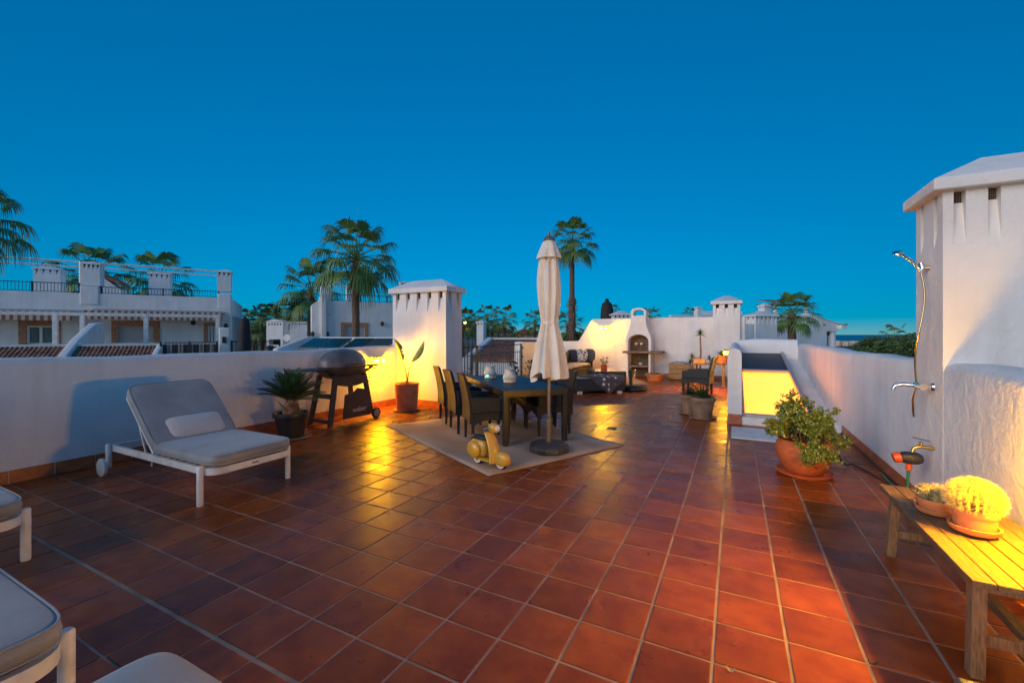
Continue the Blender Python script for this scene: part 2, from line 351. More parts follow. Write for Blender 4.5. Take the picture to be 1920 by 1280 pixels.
def wobble_wall(x0, x1, y0, y1, h, r=.05, along='y', amp=.012, seed=0):
    """solid wall whose rounded top wanders a little, as hand-plastered"""
    rg = random.Random(seed); m = MB(); L0, L1 = (y0, y1) if along == 'y' else (x0, x1); n = max(2, int((L1-L0)/.25))
    ph = [rg.uniform(0, 6.28) for _ in range(3)]; a0, a1 = (x0, x1) if along == 'y' else (y0, y1)
    vs = []
    for i in range(n+1):
        t = L0+(L1-L0)*i/n; hh = h+amp*(math.sin(t*.9+ph[0])+.6*math.sin(t*2.3+ph[1])+.35*math.sin(t*5.1+ph[2]))
        sec = [(a0, -.02), (a1, -.02), (a1, hh-r), (a1-r*.29, hh-r*.29), (a1-r, hh), (a0+r, hh), (a0+r*.29, hh-r*.29), (a0, hh-r)]
        vs += [((p, t, z) if along == 'y' else (t, p, z)) for p, z in sec]
    k = 8; fs = [(i*k+j, i*k+(j+1)%k, (i+1)*k+(j+1)%k, (i+1)*k+j) for i in range(n) for j in range(k)]
    fs += [tuple(range(k))[::-1], tuple(range(n*k, n*k+k))]
    if along == 'x': fs = [f[::-1] for f in fs]
    return m.add(vs, [f[::-1] for f in fs])

# parapets
pw = wobble_wall(XW-.28, XW, -2.2, 7.2, 1.245, .06, seed=1).build('parapet_wall', STUCCO, smooth=50)
tag(pw, 'long white stucco parapet behind the lounger and the gas barbecue', 'wall'); skirting(pw, (XW, -2.1), (XW, 7.19), (1, 0), .13)
pe = wobble_wall(XE, XE+.30, -2.2, YN+.5, 1.262, .07, seed=5).build('parapet_wall', STUCCO, smooth=50)
tag(pe, 'white stucco parapet with shower mixer and tap fixed to it', 'wall'); skirting(pe, (XE, -2.1), (XE, 8.14), (-1, 0), .125)
# far wall with swept end
fw = MB().prism([(-6.78,-.02),(.30,-.02),(.30,2.10),(-4.80,2.09),(-4.9,2.02),(-5.33,1.30),(-5.40,1.24),(-6.78,1.23)], 'y', YN, YN+.28).build('end_wall', STUCCO, bevel=.03, seg=3)
tag(fw, 'tall white wall with sloping end behind the masonry barbecue', 'wall'); skirting(fw, (-6.4, YN), (-.66, YN), (0, -1), .13)
ww = wobble_wall(XW-.28, XW, 13.35, YN, 1.235, .05, seed=9).build('parapet_wall', STUCCO, smooth=50)
tag(ww, 'short white parapet between iron railing and end wall', 'wall')

def chimney(name, label, w, d, h, nf, ns, loc, rz=0, group=None, eave=.07, m_=None, cap=.10, peak=.20, slot=.10, groove=.42, mesh=False, vents=True, base=0.0):
    """white stack: grooved vents under an overhanging cap; origin = middle of the front face's foot"""
    M_ = m_ or STUCCO; t = thing(name, label, 'chimney', loc, rz, group); x0, x1 = -w/2, w/2; tk = min(.07, w*.09); zc = h; zg = h-groove; vh = max(.09, slot*1.25)
    b = MB().box(x0, x1, 0, d, base-.02, zg); b.box(x0+tk, x1-tk, tk, d-tk, zg, zc)
    vent = []
    def face(L_, n, put):
        st = (L_-2*tk*0)/(n+.35); cs = [(-L_/2+L_*(i+.5+.12*0)/n) for i in range(n)]
        edges = [-L_/2]+[e for c in cs for e in (c-slot/2, c+slot/2)]+[L_/2]
        for i in range(0, len(edges), 2): put('pier', edges[i], edges[i+1])
        for c in cs: put('slot', c-slot/2, c+slot/2)
    def front(kind, a, c, y=0, s=1):
        if kind == 'pier': b.box(a, c, min(y, y+s*tk), max(y, y+s*tk), zg, zc)
        else:
            p = [(a, y, zg), (c, y, zg), (c, y+s*tk*.999, zg), (a, y+s*tk*.999, zg), (a, y+s*tk*.85, zc-vh), (c, y+s*tk*.85, zc-vh), (c, y+s*tk*.999, zc-vh), (a, y+s*tk*.999, zc-vh)]
            if s < 0: p = [p[1], p[0], p[3], p[2], p[5], p[4], p[7], p[6]]
            b.hexa(p); vent.append((a+.004, c-.004, min(y+s*tk*.9, y+s*tk*.99), max(y+s*tk*.9, y+s*tk*.99)))
    face(w, nf, lambda k, a, c: front(k, a, c)); face(w, nf, lambda k, a, c: front(k, a, c, d, -1))
    def side(kind, a, c, x, s):
        a, c = a+d/2, c+d/2
        if kind == 'pier': b.box(min(x, x+s*tk), max(x, x+s*tk), max(a, tk), min(c, d-tk), zg, zc)
        else:
            p = [(x, c, zg), (x, a, zg), (x+s*tk*.999, a, zg), (x+s*tk*.999, c, zg), (x+s*tk*.85, c, zc-vh), (x+s*tk*.85, a, zc-vh), (x+s*tk*.999, a, zc-vh), (x+s*tk*.999, c, zc-vh)]
            if s < 0: p = [p[1], p[0], p[3], p[2], p[5], p[4], p[7], p[6]]
            b.hexa(p); vent.append((min(x+s*tk*.9, x+s*tk*.99), max(x+s*tk*.9, x+s*tk*.99), a+.004, c-.004))
    face(d, ns, lambda k, a, c: side(k, a, c, x0, 1)); face(d, ns, lambda k, a, c: side(k, a, c, x1, -1))
    b.build('stack', M_, t, smooth=20)
    if vents:
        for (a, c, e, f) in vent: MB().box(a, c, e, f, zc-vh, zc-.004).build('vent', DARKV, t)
    o = eave; m = MB(); z0, z1, z2 = zc-.001, zc+cap, zc+cap+peak
    rl = max(0.02, (w-d)/2*.9)
    vs = [(x0-o,-o,z0),(x1+o,-o,z0),(x1+o,d+o,z0),(x0-o,d+o,z0),(x0-o,-o,z1),(x1+o,-o,z1),(x1+o,d+o,z1),(x0-o,d+o,z1),(-rl, d/2, z2),(rl, d/2, z2)]
    m.add(vs, [(0,3,2,1),(0,1,5,4),(1,2,6,5),(2,3,7,6),(3,0,4,7),(4,5,9,8),(5,6,9),(6,7,8,9),(7,4,8)]); m.build('cap', M_, t, bevel=.012 if w > .7 else 0)
    if mesh:
        for (a, c, e, f) in vent:
            if abs(f-e) < .02 and e < .1:
                g = MB()
                for k in range(1, 6): g.box(a+(c-a)*k/6-.0015, a+(c-a)*k/6+.0015, e-.004, e-.002, zc-vh, zc-.005)
                for k in range(1, 7): g.box(a, c, e-.007, e-.0045, zc-vh+vh*k/7-.0015, zc-vh+vh*k/7+.0015)
                g.build('vent_mesh', MATS['rusty wire'], t)
    return t
mat('rusty wire', (.25, .17, .12), .6, .2, metal=.6)
c1 = chimney('roof_chimney', 'white stucco chimney beside the potted strelitzia, warmly lit low down', 1.42, .57, 2.38, 5, 2, (-5.93, 7.2, 0)); 
skirting(c1, (-.56, 0), (.71, 0), (0, -1), .13); skirting(c1, (.71, 0), (.71, .57), (1, 0), .13)
chimney('roof_chimney', 'large white stucco chimney with tiled cap beside the shower', 1.35, .56, 2.62, 7, 2, (XE-.0012+1.35/2, 4.56, 0), mesh=True, slot=.07, groove=.42, eave=.075, cap=.09, peak=.22)
c3 = chimney('roof_chimney', 'white stucco chimney at the end wall behind the armchair', .80, .62, 2.50, 3, 3, (-.25, 15.88, 0))
skirting(c3, (-.40, 0), (.40, 0), (0, -1), .13)

# ---------------------------------------------------------------- stairwell with sloping roof hatch
sw = thing('stairwell_enclosure', 'white walled stairwell with sloping glazed hatch glowing yellow', 'stairwell', (0, 0, 0))
wobble_wall(-.11, .10, 8.15, 13.65, 1.275, .09, seed=12, amp=.008).build('side_wall', STUCCO, sw, smooth=50)
wobble_wall(.10, XE, 13.42, 13.65, 1.36, .10, 'x', seed=15, amp=.02).build('back_wall', STUCCO, sw, smooth=50)
skirting(sw, (-.11, 8.15), (.10, 8.15), (0, -1), .17, .21)
skirting(sw, (-.11, 8.15), (-.11, 13.6), (-1, 0), .13)
HZ = lambda y: .15+.1647*(y-8.3)
FRAME = mat('grey aluminium', (.45, .42, .40), .45, .08, metal=.3)
def slope_box(m, x0, x1, y0, y1, dz0, dz1):
    return m.hexa([(x0,y0,HZ(y0)+dz0),(x1,y0,HZ(y0)+dz0),(x1,y1,HZ(y1)+dz0),(x0,y1,HZ(y1)+dz0),(x0,y0,HZ(y0)+dz1),(x1,y0,HZ(y0)+dz1),(x1,y1,HZ(y1)+dz1),(x0,y1,HZ(y1)+dz1)])
slope_box(MB(), .102, .15, 8.24, 13.41, -.05, .045).build('frame_rail', FRAME, sw, bevel=.006)
slope_box(MB(), 1.06, 1.13, 8.24, 13.41, -.05, .055).build('frame_rail', FRAME, sw, bevel=.006)
slope_box(MB(), .152, 1.058, 8.24, 8.31, -.05, .03).build('sill_bar', FRAME, sw, bevel=.006)
slope_box(MB(), .152, 1.058, 11.31, 11.40, -.03, .05).build('cross_bar', FRAME, sw, bevel=.006)
slope_box(MB(), 1.132, XE-.001, 8.16, 13.41, -.45, -.12).build('ledge', STUCCO, sw)
MB().box(.102, 1.13, 8.17, 8.235, -.01, .125).build('riser', STUCCO, sw, bevel=.01)
cov = MB(); 
COVER = mat('dark grey shutter', (.055, .05, .055), .55, .1, 3, stretch=(1, 40, 40))
for k in range(14):
    y0 = 11.41+k*.143; slope_box(MB(), .153, 1.057, y0, y0+.138, -.01, .012).build('shutter_slat', COVER, sw, bevel=.004, seg=1)
LITG = mat('lit hatch glass', (.9, .7, .2), .25, 0, emit=(1.0, .245, .001), es=1.45)
slope_box(MB(), .153, 1.057, 8.312, 11.308, -.012, -.004).build('glass_pane', LITG, sw)
slope_box(MB(), .153, 1.057, 8.312, 13.40, -.05, -.03).build('blind', COVER, sw)
MARB = mat('white marble', (.66, .64, .62), .35, .12, 5)
tag(MB().box(-.05, .80, 7.02, 7.83, .001, .022).build('threshold_slab', MARB, bevel=.004), 'white marble slab lying in front of the stair hatch', 'slab')

# ---------------------------------------------------------------- wall lamps (lit)
LAMPW = mat('lamp bracket', (.30, .24, .16), .5, .1)
def wall_lamp(label, loc, rz, es=None, r=.038, sep=.085, g=None):
    t = thing('wall_lamp', label, 'lamp', loc, rz, 'lit wall lamps on the terrace')     # local +Y = away from the wall
    MB().box(-.05, .05, .002, .018, -.075, .075).build('backplate', LAMPW, t, bevel=.006)
    MB().box(-.03, .03, .016, .14, -.045, .045).build('bracket', LAMPW, t, bevel=.008)
    MB().box(-.20, .20, .004, .185, .068, .080).build('hood', LAMPW, t, bevel=.004)
    for s in (-1, 1):
        MB().lathe([(.010,0),(r*.7,.006),(r,.03),(r,.075),(r*.8,.10),(.006,.112)], 16).xf(Matrix.Translation((s*.026, .115, 0)) @ Matrix.Rotation(s*R(90), 4, 'Y')).build('bulb_glass', g or GLOW, t, smooth=60)
    return t
wall_lamp('lit wall lamp on the parapet beside the gas barbecue', (XW, 6.55, .97), -90)
wall_lamp('lit wall lamp above the wooden bench', (XE, 2.84, .99), 90, g=GLOW2)
wall_lamp('lit wall lamp on the end wall above the sofa', (-4.35, YN, 1.74), 180, g=GLOW2)
wall_lamp('lit wall lamp beside the dark armchair on the stair wall', (-.11, 12.4, 1.03), 90)
# ================================================================ FURNITURE AND FITTINGS
# ---- sun loungers
CHECK = weave('white check fabric', (.50, .47, .46), (.72, .69, .68), 170, .95, .5)
def make_lounger(label):
    t = thing('sun_lounger', label, 'sun lounger', (0,0,0), 0, 'white framed sun loungers'); L_, w = .95, .395
    f = MB()
    r = .12; pts = []
    for (cx, cy, a0) in ((L_-r, w-r, 0), (-L_+.02, w-.02, 90), (-L_+.02, -w+.02, 180), (L_-r, -w+r, 270)):
        rr = r if cx > 0 else .02
        for k in range(6): A = R(a0+90*k/5); pts.append((cx+rr*math.cos(A), cy+rr*math.sin(A)))
    n = len(pts); vs = []
    for (x, y) in pts:
        k = math.hypot(x, y); ix, iy = x-.03*math.copysign(1, x), y-.03*math.copysign(1, y)
        vs += [(x, y, .265), (x, y, .325), (ix, iy, .325), (ix, iy, .265)]
    f.add(vs, [(4*i+j, 4*((i+1)%n)+j, 4*((i+1)%n)+(j+1)%4, 4*i+(j+1)%4) for i in range(n) for j in range(4)])
    fr = f.build('frame', WHITEM, t, smooth=40)
    MB().box(.90, .952, -.03, .03, .288, .302).build('maker_plate', CHROME, fr)
    for k in range(9): MB().box(-.10+k*.115, -.06+k*.115, -w+.03, w-.03, .312, .324).build('slat', WHITEM, t)
    for sx, sy in ((1,1),(1,-1),(-1,1),(-1,-1)):
        x = L_-.12 if sx > 0 else -L_+.05; y = (w+.022)*sy
        z0 = 0 if sx > 0 else .10
        lg = MB().lathe([(.024, z0), (.026, z0+.012), (.026, .335), (.018, .345)], 16, (x, y, 0)).build('leg', WHITEM, t, smooth=50)
        if sx < 0:
            wl = MB().lathe([(.02,-.022),(.082,-.020),(.095,-.012),(.095,.012),(.082,.020),(.02,.022)], 28).xf(Matrix.Translation((x-.055, y+.035*sy, .096)) @ Matrix.Rotation(R(90), 4, 'X')).build('wheel', WHITEM, t, smooth=35)
            MB().tube([(x-.055, y+.03*sy, .096), (x+.01, y+.0*sy, .13)], .012, 8).build('axle', WHITEM, wl)
    # back frame and prop
    b = MB()
    for s in (-1, 1):
        b.beam((-.09, s*.36, .335), (-.63, s*.36, .845), .022, .03)
        b.tube([(-.50, s*.34, .70), (-.30, s*.34, .31)], .009, 6); b.tube([(-.10, s*.36, .33), (-.14, s*.36, .20)], .008, 6)
    for k in range(5): q = .1+.2*k; b.beam((-.09-.54*q, -.36, .335+.51*q), (-.09-.54*q, .36, .335+.51*q), .05, .012, up=(.68,0,.72))
    b.build('backrest_frame', WHITEM, t)
    sc = MB().pillow(.425, 0, .395, 1.09, .80, .108, 9, 40, 12, 5).build('seat_cushion', CUSH, t, smooth=70)
    MB().piping(.425, 0, .432, 1.075, .785, 9, .005).piping(.425, 0, .358, 1.075, .785, 9, .005).build('piping', CUSH, sc, smooth=80)
    bc = MB().pillow(0, 0, .065, .84, .80, .105, 9, 40, 12, 5)
    bc.xf(Matrix.Translation((-.375+.02, 0, .62)) @ Matrix.Rotation(R(43), 4, 'Y')); bc = bc.build('back_cushion', CUSH, t, smooth=70)
    MB().piping(0, 0, .101, .825, .785, 9, .005).piping(0, 0, .029, .825, .785, 9, .005).xf(Matrix.Translation((-.375+.02, 0, .62)) @ Matrix.Rotation(R(43), 4, 'Y')).build('piping', CUSH, bc, smooth=80)
    return t
lg = make_lounger('grey cushioned sun lounger with raised back and small white pillow'); lg.location = (-4.99, 2.53, 0)
dup(lg, (-5.03, .66, 0), 0, 'grey cushioned sun lounger cut off at the left picture edge, only foot end showing')
dup(lg, (-3.16, .29, 0), 0, 'nearest grey sun lounger at lower left, its rounded foot end showing')
pil = MB().pillow(0, 0, 0, .54, .27, .13, 6, 32, 10, 2.2)
pil.xf(Matrix.Translation((-4.99-.12, 2.56, .535)) @ Matrix.Rotation(R(48), 4, 'Y') @ Matrix.Rotation(R(90), 4, 'Z')); pil = pil.build('throw_pillow', CHECK, smooth=80)
tag(pil, 'small white checked pillow lying on the sun lounger', 'pillow')
ft = thing('foot_stool', 'grey cushioned footstool cut off by the bottom picture edge', 'footstool', (-1.40, .43, 0))
MB().pillow(0, 0, .43, .66, .68, .12, 8, 40, 10).build('cushion', CUSH, ft, smooth=70); MB().box(-.30, .30, -.31, .31, .25, .31).build('frame', WHITEM, ft, bevel=.02)
for sx in (-1, 1):
    for sy in (-1, 1): MB().lathe([(.024,0),(.024,.25)], 12, (sx*.27, sy*.28, 0)).build('leg', WHITEM, ft, smooth=50)

# ---- rugs
def rug(label, p, u, L_, w, z=.004):
    t = MB(); U = Vector((*u, 0)).normalized(); V = Vector((-U.y, U.x, 0)); P = Vector((*p, 0)); rg = random.Random(int(L_*100))
    ph = [rg.uniform(0, 6) for _ in range(4)]
    def fn(a, b):
        q = P+U*(a*L_)+V*(b*w); zz = z+.006+.002*math.sin(a*9+ph[0])*math.sin(b*7+ph[1]); return (q.x, q.y, zz)
    t.grid(24, 16, fn); o = t.build('woven_rug', RUG, smooth=60)
    so = o.modifiers.new('solid', 'SOLIDIFY'); so.thickness = .007; so.offset = -1
    tag(o, label, 'rug'); return o
rug('beige woven rug under the dining table and toy scooter', (-2.32, 3.95), (.455, .89), 2.18, 3.12)
rug('beige woven rug in front of the masonry barbecue', (-4.6, 12.3), (.87, .42), 2.6, 2.5)

# ---- dining table
TX, TY, TR = -3.21, 6.17, 136.2
TTOP = mat('blue grey slat top', (.022, .025, .032), .5, .15, 4, rvar=.08)
TFR = mat('grey table frame', (.018, .02, .024), .38, .1, 5, metal=.2)
tb = thing('dining_table', 'long dark slatted dining table with grey metal legs', 'table', (TX, TY, 0), TR)
for k in range(9):
    y = -.46+k*.1025; MB().box(-1.10, 1.10, y, y+.0975, .735, .752).build('tabletop_slat', TTOP, tb, bevel=.003, seg=1)
MB().box(-1.10, 1.10, -.475, -.463, .66, .751).box(-1.10, 1.10, .463, .475, .66, .751).box(-1.112, -1.10, -.475, .475, .66, .751).box(1.10, 1.112, -.475, .475, .66, .751).build('apron', TFR, tb)
MB().box(-1.09, 1.09, -.45, .45, .70, .73).build('under_frame', TFR, tb)
for sx in (-1, 1):
    for sy in (-1, 1): MB().box(sx*1.075-.034, sx*1.075+.034, sy*.438-.034, sy*.438+.034, .012, .66).build('leg', TFR, tb, bevel=.004)
def make_chair(label, m, arms=True):
    t = thing('wicker_chair', label, 'chair', (0,0,0), 0, 'wicker chairs on the terrace')   # faces +X
    s = MB()
    # seat box with arched skirt on the four sides
    def skirt(a, b):
        a = Vector(a); b = Vector(b); n = 8; vs = []
        for i in range(n+1):
            q = a.lerp(b, i/n); zb = .27+.075*math.sin(math.pi*i/n)**.7; vs += [(q.x, q.y, zb), (q.x, q.y, .44)]
        s.add(vs, [(2*i, 2*i+2, 2*i+3, 2*i+1) for i in range(n)])
    skirt((-.23,-.25), (.27,-.25)); skirt((.27,-.25), (.27,.25)); skirt((.27,.25), (-.23,.25)); skirt((-.23,.25), (-.23,-.25))
    s.box(-.232, .272, -.252, .252, .42, .455); s.build('seat', m, t, bevel=.012)
    bk = MB()
    def back(u, v, off):
        z = .30+.64*v; x = -.235-.10*max(0, (z-.45)/.5)**1.5+.02*math.cos((u-.5)*3.0)-.02*0
        return (x+off, -.25+.50*u, z+.012*math.sin(math.pi*u)*v)
    n = 10; g1 = [back(i/n, j/n, .0) for j in range(n+1) for i in range(n+1)]; g2 = [back(i/n, j/n, -.05+.015*(j/n)) for j in range(n+1) for i in range(n+1)]
    K = (n+1); N_ = K*K; fs = []
    for j in range(n):
        for i in range(n):
            a = j*K+i; fs += [(a, a+1, a+K+1, a+K), (N_+a+K, N_+a+K+1, N_+a+1, N_+a)]
    for i in range(n): fs += [(i, N_+i, N_+i+1, i+1), (n*K+i, n*K+i+1, N_+n*K+i+1, N_+n*K+i), (i*K, (i+1)*K, N_+(i+1)*K, N_+i*K), (i*K+n, N_+i*K+n, N_+(i+1)*K+n, (i+1)*K+n)]
    bk.add(g1+g2, fs); bk.build('backrest', m, t, smooth=50)
    if arms:
        for sy in (-1, 1):
            a = MB(); a.prism([(-.25,.45),(.25,.45),(.26,.60),(.22,.625),(-.27,.66)], 'y', sy*.252-.022, sy*.252+.022); a.build('armrest', m, t, bevel=.01)
    for sx, sy in ((1,1),(1,-1),(-1,1),(-1,-1)):
        l = MB().hexa([(sx*.235+sx*(.01 if sx<0 else 0)-.014, sy*.23-.014, .014),(sx*.235+.014, sy*.23-.014, .014),(sx*.235+.014, sy*.23+.014, .014),(sx*.235-.014, sy*.23+.014, .014),(sx*.235-.02, sy*.225-.02, .34),(sx*.235+.02, sy*.225-.02, .34),(sx*.235+.02, sy*.225+.02, .34),(sx*.235-.02, sy*.225+.02, .34)]).build('leg', m, t)
        MB().lathe([(.012,0),(.012,.016)], 10, (sx*.235, sy*.23, 0)).build('glide', CHROME, l)
    return t
U = Vector((math.cos(R(TR)), math.sin(R(TR)), 0)); V = Vector((U.y, -U.x, 0))     # V: towards the railing side
ch0 = make_chair('dark wicker armchair at table corner nearest the toy scooter', WICKB)
FACE = math.degrees(math.atan2(V.y, V.x))
def seat_at(k, side, off=.62): p = Vector((TX, TY, .011))+U*k - V*side*off; return p
ch0.scale = (1.04, 1.1, 1.0); ch0.location = seat_at(-.72, 1, .60); ch0.rotation_euler = (0, 0, R(FACE-2))
dup(ch0, seat_at(.02, 1, .66), FACE+2, 'middle dark wicker chair on the strelitzia side of the table')
dup(ch0, seat_at(.78, 1, .70), FACE+1, 'dark wicker chair nearest the potted strelitzia')
dup(ch0, seat_at(-.50, -1, .43), FACE+180, 'dark wicker chair tucked in behind the furled parasol')
dup(ch0, seat_at(.14, -1, .45), FACE+181, 'dark wicker chair across the table, behind the right glass lantern')
dup(ch0, seat_at(.78, -1, .47), FACE+178, 'dark wicker chair across the table, behind the left glass lantern')
# lanterns
LGL = mat('cream lantern glass', (.72, .64, .52), .35, .12, 12)
LGT = mat('teal light', (.3, .8, .6), .5, 0, emit=(.12, .9, .62), es=1.3)
def lantern(label, p, lit):
    t = thing('glass_lantern', label, 'lantern', p, 0, 'lanterns on the dining table')
    MB().lathe([(.085,0),(.098,.01),(.098,.03),(.092,.04),(.103,.07),(.105,.10),(.092,.14),(.075,.17),(.072,.195),(.08,.205),(.08,.215),(.068,.215),(.066,.17),(.09,.10),(.085,.03),(.01,.02)], 28, cap=False).build('jar', LGL, t, smooth=50)
    MB().ball((-.035 if not lit else 0, -.075, .055), .034 if lit else .030, 12, 8, (1, .9, .8)).build('light', LGT, t, smooth=80) if lit else MB().ball((-.06, -.066, .075), .026, 12, 8, (1,.9,1.2)).build('light', MATS['dim teal'], t, smooth=80)
mat('dim teal', (.35, .62, .48), .5, 0, emit=(.12, .6, .42), es=.25)
lantern('cream glass jar lantern with bright teal light on the table', at(919, 709, 7.4).to_2d().to_3d()+Vector((0,0,.752)), True)
lantern('cream glass jar lantern with faint green glow on the table', at(956, 717, 6.76).to_2d().to_3d()+Vector((0,0,.752)), False)

# ---- big furled parasol
ux, uy = -2.12, 5.15
pa = thing('furled_parasol', 'furled off white parasol on a dark round base by the table', 'parasol', (ux, uy, .011))
PB = mat('dark grey parasol base', (.06, .055, .05), .6, .2, 10)
POLE = mat('bronze pole', (.20, .15, .11), .4, .1, metal=.5)
bs = MB().lathe([(.05,.0),(.245,.0),(.265,.02),(.265,.07),(.225,.10),(.12,.115),(.05,.12)], 8, fn=lambda r,z,A,i: r*(1+.03*math.cos(8*A))).build('base', PB, pa, bevel=.01)
MB().lathe([(.034,.11),(.034,.36),(.046,.365),(.046,.42),(.03,.43)], 20).build('sleeve', POLE, pa, smooth=40)
MB().lathe([(.021,.42),(.021,2.74),(.012,2.80)], 16).build('pole', POLE, pa, smooth=40)
def folds(r, z, A, i):
    amp = .26 if z < 1.62 else .19
    tw = .5*math.sin(z*1.7)
    return r*(1+amp*math.sin(8*A+tw)+.11*math.sin(3*A+1+z*.8)+.07*math.sin(13*A+z*3+2*math.sin(A)))
prof = []
for z, r in ((.97,.205),(1.0,.203),(1.10,.190),(1.25,.166),(1.40,.138),(1.53,.112),(1.60,.098),(1.64,.092),(1.68,.098),(1.80,.115),(1.95,.128),(2.10,.132),(2.25,.126),(2.40,.108),(2.50,.09)): prof.append((r, z))
can = MB().lathe(prof, 72, fn=lambda r,z,A,i: folds(r,z,A,i), cap=False)
for i in range(72*1): # wavy hem
    x, y, z = can.v[i]; A = math.atan2(y, x); can.v[i] = (x, y, z-.06*max(0, math.sin(4*A+.6))+.04*math.sin(3*A)+.02*math.sin(9*A))
can = can.build('canopy', CANV, pa, smooth=70); sm = can.modifiers.new('s', 'SUBSURF'); sm.levels = 1; sm.render_levels = 1
MB().lathe([(.152,2.46),(.140,2.50),(.12,2.56),(.098,2.63),(.072,2.68),(.05,2.70)], 56, fn=lambda r,z,A,i: r*(1+(.10 if z < 2.6 else .03)*math.sin(7*A+.5)), cap=False).build('top_vent', CANV, pa, smooth=70)
MB().lathe([(.055,2.69),(.078,2.685),(.072,2.72),(.03,2.75)], 20).build('finial', mat('green grey cap', (.10, .12, .11), .5), pa, smooth=50)
MB().lathe([(.098,1.615),(.101,1.64),(.098,1.665)], 48, fn=lambda r,z,A,i: r*(1+.08*math.sin(8*A+.5*math.sin(z*1.7))), cap=False).build('tie_strap', CANV, pa, smooth=60)
MB().box(-.028, .046, -.275, -.24, .015, .055).build('base_handle', PLAS, pa)

# ---- toy scooter
st = thing('scooter_ornament', 'small mustard yellow scooter ornament with white wall tyres on the rug', 'ornament', (-2.475, 4.25, .011), -14); st.scale = (1.14, 1.14, 1.08)
WWT = mat('white tyre wall', (.72, .68, .60), .6, .1)
def wheel(x, r):
    M_ = Matrix.Translation((x, 0, r)) @ Matrix.Rotation(R(90), 4, 'X')
    w = MB().lathe([(r*.72,-.026),(r*.92,-.030),(r,-.018),(r,.018),(r*.92,.030),(r*.72,.026)], 28, cap=False).xf(M_).build('tyre', PLAS, st, smooth=40)
    for s in (-1, 1):
        o = MB().lathe([(r*.50,s*.0285),(r*.60,s*.0305),(r*.80,s*.0315),(r*.84,s*.029)], 28, cap=False).xf(M_); o.build('white_wall', WWT, w, smooth=60)
    MB().lathe([(.004,-.031),(r*.3,-.033),(r*.5,-.026),(r*.56,-.02),(r*.56,.02),(r*.5,.026),(r*.3,.033),(.004,.031)], 24).xf(M_).build('rim', YEL, w, smooth=40)
wheel(.165, .066); wheel(-.150, .062)
MB().pillow(.165, 0, .105, .20, .105, .15, 2.3, 28, 12).build('front_fender', YEL, st, smooth=80)
leg = MB()   # leg shield: a bowed sheet rising from the floor board to the head
def ls(a, b):
    z = .05+.31*b; x = .085+.075*math.exp(-((b-.0)/.25)**2)*0-.10*(b-.05)**1.0+.03*math.sin(b*3.1); w = .078*(1-.30*b)*(1+.12*math.sin(b*3.14))
    y = (a-.5)*2*w; return (x-.05*((a-.5)*2)**2+.03, y, z)
leg.grid(14, 16, ls); o = leg.build('leg_shield', YEL, st, smooth=80); s_ = o.modifiers.new('t', 'SOLIDIFY'); s_.thickness = .014; s_.offset = 0
MB().pillow(-.01, 0, .065, .24, .13, .035, 4, 24, 8).build('floor_board', YEL, st, smooth=80)
MB().pillow(-.135, 0, .175, .24, .12, .20, 2.6, 28, 12).build('rear_body', YEL, st, smooth=80)
for s in (-1, 1): MB().ball((-.165, s*.062, .155), .1, 24, 14, (.92, .42, .88)).build('side_cowl', YEL, st, smooth=80)
MB().pillow(-.125, 0, .283, .225, .105, .05, 3, 24, 8).xf(Matrix.Identity(4)).build('seat', PLAS, st, smooth=80)
MB().pillow(.055, 0, .405, .12, .095, .10, 2.3, 24, 10).build('head_cowl', YEL, st, smooth=80)
MB().ball((.108, 0, .405), .034, 18, 10, (.5, 1, 1)).build('headlight', WWT, st, smooth=80)
hb = MB().tube([(.03, -.13, .415), (.045, -.05, .41), (.045, .05, .41), (.03, .13, .415)], .010, 8).build('handlebar', CHROME, st, smooth=60)
MB().ball((.115, 0, .245), .010, 10, 8).build('horn_badge', CHROME, st, smooth=80)
MB().tube([(-.245, 0, .19), (-.262, 0, .19)], .016, 10).build('tail_light', mat('red lens', (.4, .02, .01), .3), st)

# ---- gas barbecue
bq = thing('gas_barbecue', 'dark portable gas barbecue with domed lid on a wheeled cart', 'barbecue', (-6.06, 5.33, 0), 90); bq.scale = (1.06, 1.0, 1.03)
LID = mat('grey enamel lid', (.13, .125, .13), .42, .15, 8, coat=.15)
DK = mat('charcoal plastic', (.030, .029, .032), .5, .15, 8)
def lidpt(u, v):   # u around, v up: a wide dome flattened at the back
    return 0
lid = MB(); n, m_ = 36, 10
for i in range(m_+1):
    e = (i/m_)*math.pi/2; cr = max(.01, math.cos(e)**.9); z = .93+.285*math.sin(e)
    for j in range(n):
        A = 2*math.pi*j/n; cx_ = math.copysign(abs(math.cos(A))**.8, math.cos(A)); sy_ = math.copysign(abs(math.sin(A))**.8, math.sin(A))
        lid.v.append((.43*cr*cx_, .27*cr*sy_, z))
lid.f += [(i*n+j, i*n+(j+1)%n, (i+1)*n+(j+1)%n, (i+1)*n+j) for i in range(m_) for j in range(n)]+[tuple(range(m_*n, m_*n+n))]
lo = lid.build('lid', LID, bq, smooth=70)
MB().tube([(-.16,-.27,.955),(-.15,-.315,.965),(.15,-.315,.965),(.16,-.27,.955)], .013, 8).build('lid_handle', DK, lo, smooth=60)
MB().ball((.20, -.235, 1.03), .028, 14, 8, (1,.5,1)).build('thermometer', CHROME, lo, smooth=80)
bw = MB(); 
for i in range(9):
    e = (i/8)*math.pi/2; cr = max(.25, math.cos(e)**.55); z = .925-.21*math.sin(e)
    for j in range(n):
        A = 2*math.pi*j/n; bw.v.append((.405*cr*math.copysign(abs(math.cos(A))**.75, math.cos(A)), .275*cr*math.copysign(abs(math.sin(A))**.75, math.sin(A)), z))
